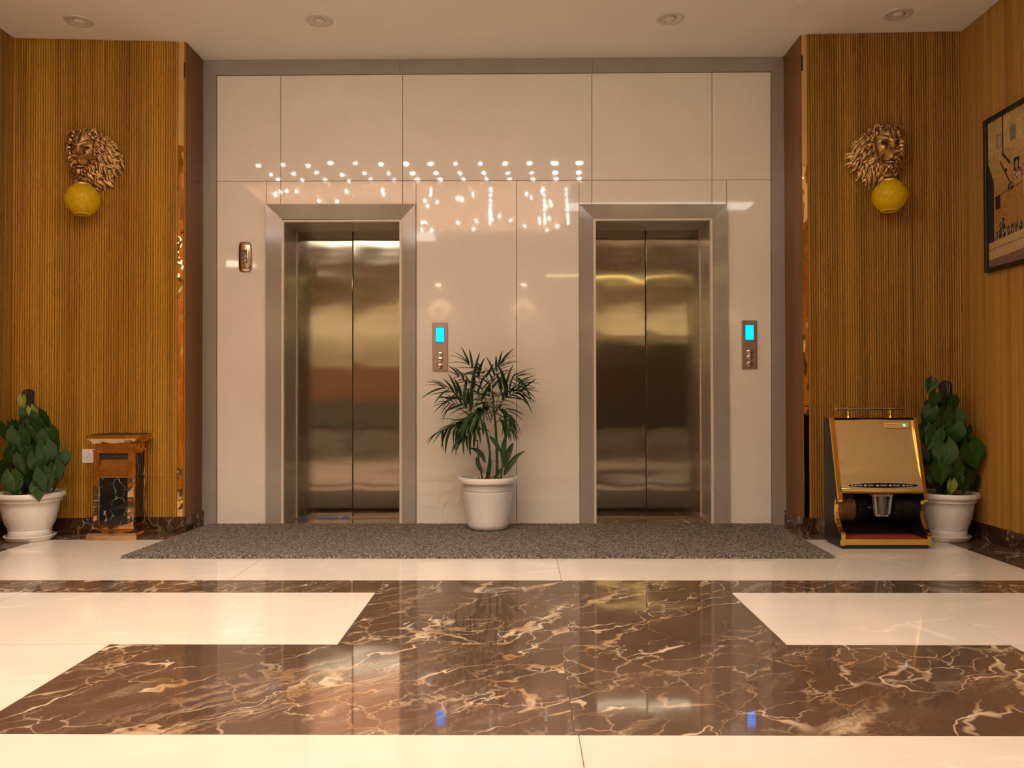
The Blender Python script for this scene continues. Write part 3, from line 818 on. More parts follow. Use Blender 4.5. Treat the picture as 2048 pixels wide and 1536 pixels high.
def frond(pts, dy, n=8, L=52, wide=False, spread=1.0, first=.25, droop=(0, 1, 2), facing=0.0):
    """pts in photo pixels from the stem to the tip; dy = depth at start and end"""
    m_ = len(pts)
    P3 = []
    for i, (u, v) in enumerate(pts):
        d = dy[0]+(dy[1]-dy[0])*i/(m_-1); d = min(d, .03); q = onY(u, v, pC.y+d); P3.append(Vector((q.x-pC.x, d, q.z-zr)))
    # smooth through the points
    C = []
    for i in range(m_-1):
        p0, p1, p2, p3 = P3[max(i-1,0)], P3[i], P3[i+1], P3[min(i+2,m_-1)]
        for s in range(6):
            t = s/6; C.append(.5*((2*p1)+(-p0+p2)*t+(2*p0-5*p1+4*p2-p3)*t*t+(-p0+3*p1-3*p2+p3)*t**3))
    C.append(P3[-1])
    bm = B(); tube(bm, C, [.0032*(1-i/len(C)*.75) for i in range(len(C))], 6)
    fr = ob('frond', bm, M['rachis'], pal, smooth=True)
    for i in range(n):
        t = first+(1-first)*(i+.5)/n; idx = t*(len(C)-1); a = min(int(idx), len(C)-2); p = C[a].lerp(C[a+1], idx-a)
        tan = (C[a+1]-C[a]).normalized()
        toward = Vector((cos(facing)*0, -1, 0)); side = tan.cross(toward)
        if side.length < .2: side = tan.cross(Vector((0, 0, 1)))
        side.normalize()
        for sg in (-1, 1):
            ang = radians(rp.uniform(38, 62))*spread*(1-.45*t)
            d = (tan*cos(ang)+side*sg*sin(ang)+Vector((0, rp.uniform(-.5, .25), rp.uniform(-.25, .1)))).normalized()
            ln = L*k*rp.uniform(.75, 1.15)*(1.05-.35*abs(t-.5))
            me = rp.choice(BW) if wide else BL[rp.choice(droop)]
            o = ob('leaflet', me, parent=fr)
            y_ = d; z_ = Vector((0, rp.uniform(-.6, .1), 1)); x_ = y_.cross(z_).normalized(); z_ = x_.cross(y_).normalized()
            o.matrix_basis = Matrix.Translation(p) @ Matrix((x_, y_, z_)).transposed().to_4x4() @ Matrix.Diagonal((ln, ln, ln, 1))
    # end leaflets
    tan = (C[-1]-C[-3]).normalized()
    for sg in (-1, 1):
        o = ob('leaflet', BL[1], parent=fr); y_ = (tan+Vector((sg*.15, 0, .1))).normalized(); x_ = y_.cross(Vector((0,0,1))).normalized(); z_ = x_.cross(y_)
        ln = L*k*.8
        o.matrix_basis = Matrix.Translation(C[-1]) @ Matrix((x_, y_, z_)).transposed().to_4x4() @ Matrix.Diagonal((ln, ln, ln, 1))
def stem(pts, r0, r1, dy=0.0):
    P3 = []
    for (u, v) in pts:
        q = onY(u, v, pC.y+dy); P3.append(Vector((q.x-pC.x, dy, q.z-zr)))
    n = len(P3); bm = B(); tube(bm, P3, [r0+(r1-r0)*i/(n-1) for i in range(n)], 8)
    ob('stem', bm, M['stem'], pal, smooth=True)
stem([(972, 962), (978, 930), (980, 905), (976, 880), (972, 860), (966, 838)], .0085, .006, -.01)
stem([(994, 962), (994, 920), (993, 880), (991, 850), (988, 820), (986, 790)], .0095, .006, .02)
stem([(966, 962), (960, 935), (956, 905), (955, 880)], .005, .004, .0)
stem([(1001, 962), (1004, 940), (1004, 915)], .005, .004, -.02)
frond([(966, 840), (940, 812), (915, 790), (890, 776)], (0, -.10), 8, 54, droop=(0,1,2))
frond([(984, 835), (968, 790), (955, 752), (936, 728)], (0, -.05), 7, 50, droop=(0,1,1))
frond([(988, 815), (985, 775), (992, 745), (1003, 728)], (.02, .06), 6, 46, droop=(0,0,1), spread=.75)
frond([(990, 830), (998, 790), (1014, 764), (1034, 754)], (.02, -.06), 6, 50, droop=(1,2,3))
frond([(990, 825), (1008, 800), (1028, 786), (1046, 782)], (0, .05), 7, 46, droop=(0,1,2))
frond([(972, 862), (945, 852), (915, 852), (886, 862)], (0, -.10), 8, 52, droop=(1,2,3), spread=.9)
frond([(966, 845), (956, 832), (948, 826), (944, 836)], (0, -.16), 6, 58, droop=(1,2,3))
frond([(982, 845), (975, 826), (966, 816), (960, 826)], (0, -.18), 8, 50, droop=(1,2,3))
frond([(986, 830), (1000, 818), (1012, 822), (1020, 836)], (0, -.10), 6, 40, droop=(1,2,3))
frond([(966, 845), (940, 822), (918, 808), (900, 806)], (0, .05), 6, 46, droop=(0,1,2))
frond([(975, 840), (962, 800), (940, 770), (915, 752)], (.02, .08), 6, 44, droop=(0,1,2))
frond([(978, 862), (960, 858), (942, 862), (925, 878)], (0, -.14), 6, 46, droop=(2,3,3))
frond([(986, 800), (978, 765), (966, 745), (955, 738)], (0, -.14), 5, 42, droop=(0,1,2))
frond([(988, 850), (1000, 840), (1012, 845), (1022, 858)], (0, -.12), 6, 36, droop=(1,2,3))
frond([(968, 850), (950, 840), (936, 838), (924, 846)], (0, -.13), 7, 46, droop=(1,2,3))
frond([(984, 840), (984, 815), (980, 795), (978, 785)], (0, -.14), 6, 48, droop=(0,1,2))
frond([(990, 825), (1006, 795), (1026, 775), (1046, 768)], (0, -.03), 6, 44, droop=(0,1,2))
def young(pts, w, dy=-.05):
    P3 = []
    for (u, v) in pts:
        q = onY(u, v, pC.y+dy); P3.append(Vector((q.x-pC.x, dy, q.z-zr)))
    bm = B(); uvl = bm.loops.layers.uv.new('UVMap'); C = bez(*P3, 10); rows = []
    for i, p in enumerate(C):
        t = i/10; wd = w*k*.5*sin(pi*min(1, .06+t*.94))**.8+.0008
        tan = (C[min(i+1, 10)]-C[max(i-1, 0)]).normalized(); sd = tan.cross(Vector((0, 1, 0))).normalized()
        rows.append([(bm.verts.new(p-sd*wd+Vector((0, -wd*.5, 0))), (0, t)), (bm.verts.new(p), (.5, t)), (bm.verts.new(p+sd*wd+Vector((0, -wd*.3, 0))), (1, t))])
    for a, b in zip(rows, rows[1:]):
        for i in range(2):
            q = (a[i], a[i+1], b[i+1], b[i]); f = bm.faces.new([x[0] for x in q])
            for lp, x in zip(f.loops, q): lp[uvl].uv = x[1]
    ob('young_leaf', bm, M['palm'], pal, smooth=True)
for pts, w_ in (([(1006, 925), (1005, 900), (1012, 868)], 11), ([(1008, 935), (1015, 905), (1027, 885)], 12), ([(1010, 940), (1025, 915), (1050, 902)], 8), ([(1008, 950), (1020, 925), (1040, 908)], 12),
               ([(970, 925), (965, 900), (940, 896)], 9), ([(965, 945), (955, 930), (953, 912)], 9), ([(1002, 905), (990, 880), (978, 872)], 9), ([(978, 955), (980, 930), (981, 910)], 6),
               ([(985, 962), (1000, 945), (1003, 935)], 7)):
    young(pts, w_)
bm = B()
for i in range(26):
    a = rp.uniform(0, 6.3); r = rp.uniform(.01, .14); x, y_ = cos(a)*r, sin(a)*r; d = rp.uniform(0, 3.1)
    tube(bm, [(x, y_, hC*.93), (x+cos(d)*.03, y_+sin(d)*.03, hC*.93+.012), (x+cos(d)*.05, y_+sin(d)*.05, hC*.93+.002)], .0022, 5)
ob('leaf_litter', bm, M['root'], pal, kind='stuff')

# ================================================================ LION SCONCES
def _g(v, s): return exp(-(v/s)**2)
def _ss(a, b, v):
    t = max(0, min(1, (v-a)/(b-a))); return t*t*(3-2*t)
def face_h(x, z):
    """relief of the lion's face: depth towards the viewer at x (sideways) and z (up)"""
    X = abs(x)
    q = 1-(X/.080)**2-((z-.005)/.128)**2
    if q <= 0: return 0.0
    h = .062*q**.5
    jaw = _ss(.02, -.09, z)
    h *= 1-.35*jaw*_ss(.02, .07, X)
    # muzzle block and nose bridge
    mz = _ss(-.128, -.108, z)*(1-_ss(-.055, -.020, z))
    h += .050*exp(-(X/.043)**4)*mz
    br = (1-_ss(.020, .075, z))*_ss(-.075, -.055, z)
    h += (.020+.022*_ss(.05, -.05, z))*exp(-(X/(.0225+.005*_ss(.0,-.05,z)))**4)*br
    # forehead with a middle groove
    h += .012*_g(X-.022, .020)*_g(z-.072, .028) - .006*_g(X, .006)*_ss(.03, .06, z)
    # brows slanting down to the nose, eye sockets, lids
    zb = .030+.42*(X-.020)
    h += .020*_g(z-zb, .0085)*_g(X-.036, .022)
    h -= .030*_g(X-.037, .0165)*_g(z-.011, .0115)
    h += .010*_g(X-.037, .0125)*_g(z-.010, .0070)
    h += .006*_g(z-(.0205-.15*abs(X-.037)), .0022)*_g(X-.037, .015)
    h += .007*_g(z-(-.0005+.25*abs(X-.037)), .0028)*_g(X-.037, .017)
    # tear line beside the nose
    h -= .010*_g(X-(.026+.10*max(0, .01-z)), .0040)*_ss(-.050, -.02, z)*(1-_ss(.0, .02, z))
    # cheekbone
    h += .013*_g(X-.052, .016)*_g(z+.020, .022)
    h -= .012*_g((X-.046)-(-(z+.075))*.30, .006)*_g(z+.075, .026)
    # whisker pads, mouth, chin
    h += .017*_g(X-.0235, .0165)*_g(z+.080, .0150)
    for k in range(3): h -= .0014*_g(z+.072+k*.006-.1*X, .0012)*_g(X-.024, .010)
    h -= .008*_g(X, .0022)*_ss(-.098, -.092, z)*(1-_ss(-.070, -.064, z))
    zm = -.0985-.10*X+9.0*max(0, X-.018)**2
    h -= .017*_g(z-zm, .0034)*(1-_ss(.036, .046, X))
    h += .022*_g(X, .021)*_g(z+.114, .010)
    # nose leather
    nt = (1-_ss(.0215, .0255, X+.55*max(0, -.046-z)))*_ss(-.074, -.067, z)*(1-_ss(-.049, -.041, z))
    h += .0080*nt; h -= .011*_g(X-.0120, .0052)*_g(z+.0600, .0042)
    # short fur
    h += .0011*noise.noise(Vector((x*160+z*40, z*70, 1)))*(1-nt) + .0010*sin((X*3.0+z)*420+3*noise.noise(Vector((x*40, z*40, 2))))*_ss(.0, .05, z)
    return h
def lion(root, mir, yaw, kpx, seed):
    """head modelled facing the room; x right, -y towards the room, z up, metres"""
    rnd = random.Random(seed); hb = B()
    nx, nz = 150, 210; g = []
    for j in range(nz+1):
        z = -.128+.262*j/nz; row = []
        for i in range(nx+1):
            x = -.083+.166*i/nx; row.append(hb.verts.new((x, -face_h(x, z), z)))
        g.append(row)
    for j in range(nz):
        for i in range(nx): hb.faces.new((g[j][i], g[j+1][i], g[j+1][i+1], g[j][i+1]))
    rim = [g[0][i] for i in range(nx+1)] + [g[j][nx] for j in range(1, nz+1)] + [g[nz][i] for i in range(nx-1, -1, -1)] + [g[j][0] for j in range(nz-1, 0, -1)]
    bk = [hb.verts.new((v.co.x*.9, .04, v.co.z*.9)) for v in rim]; n = len(rim)
    for i in range(n): hb.faces.new((rim[i], bk[i], bk[(i+1)%n], rim[(i+1)%n]))
    hb.faces.new(bk[::-1])
    for s in (-1, 1):       # ears
        pts = [(s*.050, -.015, .085), (s*.056, -.020, .112), (s*.074, -.022, .124), (s*.092, -.018, .112), (s*.094, -.010, .090), (s*.080, -.008, .074)]
        tube(hb, pts, [.007, .0065, .006, .006, .0065, .007], 8); blob(hb, (s*.074, -.006, .097), (.020, .010, .022))
    OFF = Vector((0, -.045, 0))
    R = Matrix.Translation(OFF) @ Matrix.Rotation(yaw, 4, 'Z') @ Matrix.Rotation(radians(7), 4, 'X')
    bmesh.ops.transform(hb, matrix=R, verts=hb.verts)
    out = [(84, -12), (80, -32), (66, -54), (50, -74), (32, -82), (10, -74), (-10, -66), (-20, -50), (-30, -28), (-33, -6), (-34, 14), (-33, 34), (-18, 45), (4, 46), (28, 42), (48, 34), (67, 18), (79, 3)]
    out = [(a-7, b) for a, b in out]
    def outline(t):
        t = (t % 1)*len(out); i = int(t); f = t-i; a, b = out[i], out[(i+1)%len(out)]
        return (a[0]+(b[0]-a[0])*f)*kpx, (a[1]+(b[1]-a[1])*f)*kpx
    cx_, cz_ = .055, -.045
    ring0 = []
    for q in range(36):
        ox, oz = outline(q/36); ring0.append((cx_+(ox-cx_)*.86, cz_+(oz-cz_)*.86))
    f0 = [hb.verts.new((a, 0, b)) for a, b in ring0]; f1 = [hb.verts.new((cx_+(a-cx_)*.9, -.035, cz_+(b-cz_)*.9)) for a, b in ring0]
    f2 = [hb.verts.new((cx_*.6+(a-cx_)*.5, -.060, cz_*.6+(b-cz_)*.5)) for a, b in ring0]
    hb.faces.new(f0); hb.faces.new(f2[::-1])
    for A_, B_ in ((f0, f1), (f1, f2)):
        for i in range(36): hb.faces.new((A_[i], A_[(i+1)%36], B_[(i+1)%36], B_[i]))
    def lock(sx, sz, sy, ex, ez, ey, w, curl):
        d = Vector((ex-sx, 0, ez-sz)); L = d.length
        if L < .012: return
        d.normalize(); nrm = Vector((-d.z, 0, d.x)); m = 10
        for st in (-1, 0, 1):
            pts, rad = [], []
            for q in range(m+1):
                u = q/m
                c = curl*L*(sin(pi*u)*.20 + sin(2*pi*u)*.09)*_ss(0, .3, u)
                lat = st*w*.95*sin(pi*(.12+.88*u))**.8*(1-u*.35)
                p = Vector((sx, 0, sz)) + d*(L*u) + nrm*(c+lat)
                y = sy+(ey-sy)*u + .013*sin(pi*u)*(1.0 if st == 0 else .75)
                pts.append((p.x, -y, p.z)); rad.append(w*(.62 if st else .78)*(.45+.65*sin(pi*min(1, u*.85+.15)))*(1-u**2.4)+.0007)
            tube(hb, pts, rad, 6, flat=.75, ref=Vector((0, -1, 0)))
    for (n, f_a, f_b, y0, y1, wd) in ((34, .62, 1.02, .034, .010, .0120), (36, .50, .90, .050, .026, .0125), (34, .36, .74, .064, .042, .0115), (30, .24, .58, .074, .056, .0100), (24, .12, .42, .082, .066, .0085)):
        for i in range(n):
            t = (i+rnd.uniform(-.35, .35))/n
            ox, oz = outline(t); a = math.atan2(oz, ox)
            rx_, rz_ = cos(a)*.066, sin(a)*.098
            sx, sz = rx_+(ox-rx_)*f_a*rnd.uniform(.8, 1.1), rz_+(oz-rz_)*f_a*rnd.uniform(.8, 1.1)
            fe = f_b*rnd.uniform(.93, 1.05); ex, ez = rx_+(ox-rx_)*fe, rz_+(oz-rz_)*fe
            L = sqrt((ex-sx)**2+(ez-sz)**2)
            # swept downwards at the flank
            ez -= L*.45*max(0, cos(a)); ex += L*.12*rnd.uniform(-1, 1)
            if cos(a) < -.2: ez -= L*.5
            if L < .035:
                k_ = .035/max(L, .004); ex, ez = sx+(ex-sx)*k_*.9, sz+(ez-sz)*k_*.9-.008
            # keep inside the outline
            rr = sqrt(ex*ex+ez*ez)
            lock(sx, sz, y0, ex, ez, y1, wd*rnd.uniform(.8, 1.2), rnd.choice((1, 1, -1))*rnd.uniform(.6, 1.3)*(1 if cos(a) > 0 else -1))
    for i in range(30):     # hair over the forehead and round the ears
        x = rnd.uniform(-.055, .055); z0 = .085+rnd.uniform(-.010, .02)
        lock(x, z0, .085-abs(x)*.5, x*1.35+rnd.uniform(-.008, .008), z0+rnd.uniform(.028, .045), .055, .0065, rnd.uniform(-1, 1))
    for i in range(22):     # beard
        x = rnd.uniform(-.040, .040); z0 = -.112-rnd.uniform(0, .02)
        lock(x, z0, .090, x*1.2+rnd.uniform(-.012, .012), z0-rnd.uniform(.03, .052), .055, .0070, rnd.uniform(-1, 1))
    for i in range(34):     # whiskers of the cheek
        s = rnd.choice((-1, 1)); z0 = rnd.uniform(-.095, .05)
        lock(s*.060, z0, .066, s*.084, z0-rnd.uniform(.02, .04), .052, .0060, s*rnd.uniform(.4, 1))
    for v in hb.verts:
        if v.co.y > .0: v.co.y = 0
    if mir > 0: bmesh.ops.transform(hb, matrix=Matrix.Diagonal((-1, 1, 1, 1)), verts=hb.verts)
    o = ob('lion_head', hb, M['patina'], root, smooth=True)
    md = o.modifiers.new('fuse', 'REMESH'); md.mode = 'VOXEL'; md.voxel_size = .0021; md.use_smooth_shade = True
    for s in (-1, 1):
        p = R @ Vector((s*.037, -face_h(.037, .010)+.0030, .0105)); e = B(); blob(e, (p.x*(-1 if mir > 0 else 1), p.y, p.z), (.0100, .006, .0060), sub=2)
        ob('eye', e, M['black'], o, smooth=True)
    return o
def sconce(cu, cv, gu, gv, mir, wa, wb_, lab, seed):
    c = onV(cu, cv, wa, wb_); kpx = (c.y+CAMD)/F
    root = empty('lion_wall_lamp', (c.x, c.y-.006, c.z), label=lab, cat='wall lamp', group='gold lion head wall lamps')
    lion(root, mir, radians(-4 if mir < 0 else -11), kpx, seed)
    gy = -.128; g = onY(gu, gv, c.y-.006+gy); gx, gz = g.x-c.x, g.z-c.z
    R = 33.8*(c.y-.006+gy+CAMD)/F
    e = bmesh.new()
    n, m = 104, 60; rows = []
    for j in range(m+1):
        th = radians(22) + (radians(152)-radians(22))*j/m; row = []
        for i in range(n):
            a = 2*pi*i/n
            q = abs(sin(13*a+th*13))*abs(sin(13*a-th*13)); rr = R*(1-.016*(1-q))
            row.append(e.verts.new((gx+rr*sin(th)*cos(a), gy+rr*sin(th)*sin(a), gz+rr*.96*cos(th))))
        rows.append(row)
    for a_, b_ in zip(rows, rows[1:]):
        for i in range(n): e.faces.new((a_[i], a_[(i+1)%n], b_[(i+1)%n], b_[i]))
    shade = ob('globe_shade', e, M['globe'], root, smooth=True)
    rb = R*sin(radians(152)); zb = gz+R*.96*cos(radians(152)); zt_ = gz+R*.96*cos(radians(22)); rt_ = R*sin(radians(22))
    bm = B(); lathe(bm, [(rb*.98, zb+.004), (rb*1.10, zb), (rb*1.10, zb-.006), (rb*.9, zb-.008), (rb*.86, zb)], 40, (gx, gy, 0), cap=False)
    ob('shade_lip', bm, M['globe'], shade, smooth=True)
    bm = B(); lathe(bm, [(rt_*1.25, zt_-.006), (rt_*1.3, zt_+.002), (rt_*1.1, zt_+.008), (rt_*.6, zt_+.014), (.012, zt_+.020), (.010, zt_+.040)], 28, (gx, gy, 0))
    tube(bm, [(gx, gy, zt_+.03), (gx*.9, -.07, zt_+.05), (gx*.8, -.01, zt_+.05)], [.008, .010, .012], 8)
    ob('shade_holder', bm, M['patina'], root, smooth=True)
sconce(178, 306, 165, 399, -1, LWI, (-3.26, -.382), 'gold lion head lamp with yellow globe looking left, on the left fluted wall', 21)
sconce(1764, 297, 1779, 392, 1, RWI, RWO, 'gold lion head lamp with yellow globe looking right, on the right fluted wall', 33)

# ================================================================ CALL PANELS, INDICATOR, SOCKETS
def text_mesh(s, size, m, name='lettering', extrude=.0004):
    cu = bpy.data.curves.new(name, 'FONT'); cu.body = s; cu.size = size; cu.extrude = extrude; cu.align_x = 'CENTER'; cu.align_y = 'CENTER'
    cu.resolution_u = 2
    t = bpy.data.objects.new('tmp_text', cu); COL.objects.link(t)
    bpy.context.view_layer.update()
    me = bpy.data.meshes.new_from_object(t); me.name = name
    bpy.data.objects.remove(t); me.materials.clear(); me.materials.append(m); return me
def call_panel(u0, u1, v0, v1, lab):
    a, b = onY(u0, v0), onY(u1, v1); cx, cz = (a.x+b.x)/2, (a.z+b.z)/2; hw, hh = abs(b.x-a.x)/2, abs(a.z-b.z)/2
    r = empty('lift_call_panel', (cx, 0, cz), label=lab, cat='call panel', group='lift call panels')
    ob('face_plate', box(B(), -hw, hw, -.014, 0, -hh, hh, .003, 2), M['plate'], r)
    su, sv = hw*.52, hh*.295; zc = hh*.50
    bm = B(); box(bm, -su*1.12, su*1.12, -.0150, -.010, zc-sv*1.08, zc+sv*1.08, .001, 1); ob('screen_bezel', bm, M.setdefault('screen_edge', emitter('deep blue screen edge', (.004,.040,.60), .8)), r)
    ob('screen', box(B(), -su, su, -.0156, -.013, zc-sv, zc+sv), M['screen'], r)
    # faint digit on the screen
    bm = B(); x0, z0 = su*.25, zc-sv*.45
    for (p, q, c, d) in ((0, .006, 0, .0015), (0, .006, .008, .0095), (0, .006, .0165, .018), (0, .0012, .0, .009), (.0055, .0067, .0, .018)):
        box(bm, x0+p, x0+q, -.0160, -.0150, z0+c, z0+d)
    ob('digit', bm, M.setdefault('digit', emitter('blue digit', (.0, .28, 1.4), .9)), r)
    for i, zz in enumerate((-.30, -.52, -.79)):
        bm = B(); rad = hw*.34
        lathe(bm, [(rad*1.12, 0), (rad*1.12, -.003), (rad, -.004), (rad*.92, -.0025), (rad*.88, -.0055), (rad*.5, -.0075), (.0003, -.008)], 28, (0, -.014, zz*hh), axis='Y')
        bt = ob('button', bm, M['steel_bar'], r, angle=40)
        if i == 2:
            bm = B(); lathe(bm, [(rad*.55, -.0078), (rad*.40, -.0082)], 20, (0, -.014, zz*hh), axis='Y', cap=False); ob('button_ring', bm, M['text_dark'], bt)
        else:
            bm = B(); s = 1 if i == 0 else -1
            prism(bm, [(-rad*.35, zz*hh-s*rad*.2), (rad*.35, zz*hh-s*rad*.2), (0, zz*hh+s*rad*.35)], -.0226, -.0212, 'XZ'); ob('arrow', bm, M['text_dark'], bt)
    bm = B(); box(bm, -.006, .006, -.0146, -.0138, hh*.90, hh*.93); ob('maker_mark', bm, M['text_white'], r)
call_panel(865.5, 895.5, 646, 742, 'call panel with blue screen and three round buttons, right of the left lift')
call_panel(1482.5, 1513.5, 641, 738, 'call panel with blue screen and three round buttons, right of the right lift')
# hall indicator
a, b = onY(478, 484), onY(504.5, 545); cx, cz = (a.x+b.x)/2, (a.z+b.z)/2; hw, hh = (b.x-a.x)/2, (a.z-b.z)/2
r = empty('lift_indicator', (cx, 0, cz), label='small domed bronze steel indicator with dark display, left of the left lift', cat='indicator')
bm = B(); rings = []
for (s, d) in ((1.0, 0), (1.0, -.010), (.94, -.016), (.80, -.021), (.50, -.024)):
    ring = []
    for i in range(40):
        a_ = 2*pi*i/40; ex = 5
        cxx = abs(cos(a_))**(2/ex)*(1 if cos(a_) >= 0 else -1); czz = abs(sin(a_))**(2/ex)*(1 if sin(a_) >= 0 else -1)
        ring.append(bm.verts.new((cxx*(hw-(1-s)*hw), d, czz*(hh-(1-s)*hw*1.2))))
    rings.append(ring)
for p, q in zip(rings, rings[1:]):
    for i in range(40): bm.faces.new((p[i], p[(i+1)%40], q[(i+1)%40], q[i]))
bm.faces.new(rings[-1])
ob('housing', bm, M.setdefault('ind', mk_gold_mirror('polished bronze steel', (.66,.50,.38), .12, 2, .02)), r, angle=60)
ob('display', box(B(), -hw*.45, hw*.42, -.0255, -.022, -hh*.42, hh*.45, .0008, 1), M['dark_display'], r)
for i, zz in enumerate((.22, -.02, -.27)):
    bm = B(); box(bm, -hw*.32, hw*.30, -.0262, -.025, hh*zz-.005, hh*zz-.0035)
    if i: box(bm, hw*.02, hw*.28, -.0262, -.025, hh*zz+.003, hh*zz+.009)
    ob('display_segment', bm, M['steel_bar'], r)
bm = B(); box(bm, -hw*.3, hw*.3, -.0255, -.0235, -hh*.70, -hh*.66); ob('maker_mark', bm, M['text_dark'], r)
def socket(c, hw, hh, lab, n=1):
    r = empty('wall_socket', (c.x, c.y, c.z), label=lab, cat='socket')
    ob('plate', box(B(), -hw, hw, -.010, 0, -hh, hh, .002, 2), M['white_plastic'], r)
    ob('insert', box(B(), -hw*.6, hw*.6, -.0125, -.009, -hh*.55, hh*.55, .001, 1), M['white_plastic'], r)
    for x, z, w_, h_ in ((0, .30, .0022, .0035), (-.22, -.1, .0035, .0018), (.22, -.1, .0035, .0018), (-.1, -.33, .0015, .0015)):
        ob('slot', box(B(), x*hw*2*.6-w_, x*hw*2*.6+w_, -.0130, -.0115, z*hh-h_, z*hh+h_), M['black_soft'], r)
c = onV(180.5, 912, LWI, LWO); c.y -= .0065
socket(c, 14*c.length*0+.045, .044, 'white wall socket on the fluted wall half hidden by the ashtray bin')
c = onY(990, 908, 0); socket(c, .052, .042, 'white wall socket on the cream panel behind the palm stems')

# ================================================================ ASHTRAY BIN
pb = onZ(222, 1081, 0)
yF = pb.y; xa, xb = onY(172, 1081, yF).x, onY(272.5, 1081, yF).x
k = (yF+CAMD)/F
cx = (xa+xb)/2; hw = (xb-xa)/2; dep = .235; cy = yF+dep/2
bn = empty('ashtray_bin', (cx, cy, 0), label='tall rose gold mirror ashtray bin with black marble panels by the left wall', cat='bin')
def zpx(v, y): return CAMH-(v-(789+ -0.0))*(y+CAMD)/F
def frust(bm, w0, d0, z0, w1, d1, z1):
    hexa(bm, [(-w0,-d0,z0),(w0,-d0,z0),(w0,d0,z0),(-w0,d0,z0),(-w1,-d1,z1),(w1,-d1,z1),(w1,d1,z1),(-w1,d1,z1)])
rg = M['rose_gold']; hd = dep/2
zz = lambda v: zpx(v, yF)
bw = (268-186)/2*k; bd = hd-.025
zb0, zb1, zb2, zb3 = 0.0, zz(1068), zz(1060), zz(1049)
bm = B(); frust(bm, hw, hd, .0, hw, hd, zz(1070)); frust(bm, hw, hd, zz(1070), hw*.93, hd*.93, zz(1066))
frust(bm, hw*.88, hd*.90, zz(1066), hw*.86, hd*.88, zz(1058)); frust(bm, bw*1.02, bd*1.03, zz(1058), bw*1.02, bd*1.03, zz(1052))
ob('plinth', bm, rg, bn)
ztb = zz(902)
# body as frame: posts and rails round recessed panels
bm = B(); pwid = 12.5*k; t = .012
for sx in (-1, 1):
    for sy in (-1, 1):
        x0, x1 = sorted((sx*bw, sx*(bw-pwid))); y0, y1 = sorted((sy*bd, sy*(bd-.03))); box(bm, x0, x1, y0, y1, zz(1052), ztb, .002, 1)
for (z0, z1) in ((zz(1052), zz(1049)), (zz(906), ztb)):
    box(bm, -bw+.004, bw-.004, -bd+.002, bd-.002, z0, z1)
ob('body_frame', bm, rg, bn)
ob('core', box(B(), -bw+.012, bw-.012, -bd+.014, bd-.014, zz(1050), ztb-.004), M['black_soft'], bn)
zm0, zm1 = zz(1049.5), zz(957)
ob('marble_panel', box(B(), -bw+pwid, bw-pwid, -bd+.006, -bd+.018, zm0, zm1), M['black_marble'], bn)
ob('marble_panel', box(B(), -bw+.006, -bw+.018, -bd+.03, bd-.03, zm0, zz(906)), M['black_marble'], bn)
ob('marble_panel', box(B(), bw-.018, bw-.006, -bd+.03, bd-.03, zm0, zz(906)), M['black_marble'], bn)
ob('drawer_lip', box(B(), -bw+pwid-.001, bw-pwid+.001, -bd+.001, -bd+.016, zz(955), zz(938), .003, 2), rg, bn)
# inclined mouth panel
bm = B(); x0, x1 = -bw+pwid, bw-pwid
hexa(bm, [(x0,-bd+.002,zz(938)),(x1,-bd+.002,zz(938)),(x1,-bd+.022,zz(906)),(x0,-bd+.022,zz(906)),(x0,-bd+.014,zz(938)),(x1,-bd+.014,zz(938)),(x1,-bd+.034,zz(906)),(x0,-bd+.034,zz(906))])
ob('mouth_flap', bm, rg, bn)
bm = B(); frust(bm, bw*1.03, bd*1.03, ztb, bw*1.03, bd*1.03, ztb+.010); ob('collar', bm, rg, bn)
bm = B(); frust(bm, bw*.93, bd*.93, ztb+.010, bw*.93, bd*.93, zz(886.5)); ob('neck', bm, M['rose_gold'], bn)
tw = (274-175)/2*k
bm = B(); frust(bm, bw*.98, bd*.98, zz(887), tw, hd*1.03, zz(876)); frust(bm, tw, hd*1.03, zz(876), tw, hd*1.03, zz(868.5))
ob('tray_rim', bm, rg, bn)
bm = B(); frust(bm, tw*.9, hd*.9, zz(868.5), tw*.86, hd*.86, zz(868.5)+.004); ob('ash_tray', bm, M['black_soft'], bn)
for o in bn.children: o.location.x += 0.0

# ================================================================ SHOE POLISHER
yq = lambda D: D-CAMD
pf = onZ(1776, 1099, 0)
D_f = 4.905; D_b = 5.175
XA, XB = onY(1648.5, 960, D_b-CAMD).x, onY(1862, 1085, D_f-CAMD).x
sp = empty('shoe_polisher', ((XA+XB)/2, yq(D_f)+.13, 0), label='gold and black electric shoe polishing machine with top handle by the right wall', cat='shoe polisher')
ox, oy = (XA+XB)/2, yq(D_f)+.13
hw = (XB-XA)/2
def Z_(v, D): return CAMH-(v-(768+PITCH*F))*D/F
Y_ = lambda D: yq(D)-oy
TOPD, LOWD = 5.075, 4.945
ztop = Z_(837, TOPD); zlow = Z_(1000, LOWD)
side = [(Y_(D_b), .022), (Y_(D_b), ztop), (Y_(TOPD), ztop), (Y_(LOWD), zlow), (Y_(LOWD)+.004, zlow-.008),
        (Y_(LOWD)+.035, zlow-.004), (Y_(LOWD)+.052, zlow-.03), (Y_(LOWD)+.058, zlow-.075), (Y_(LOWD)+.048, zlow-.115), (Y_(LOWD)+.022, zlow-.150), (Y_(LOWD)-.004, zlow-.172),
        (Y_(D_f)+.004, .092), (Y_(D_f), .082), (Y_(D_f), .022)]
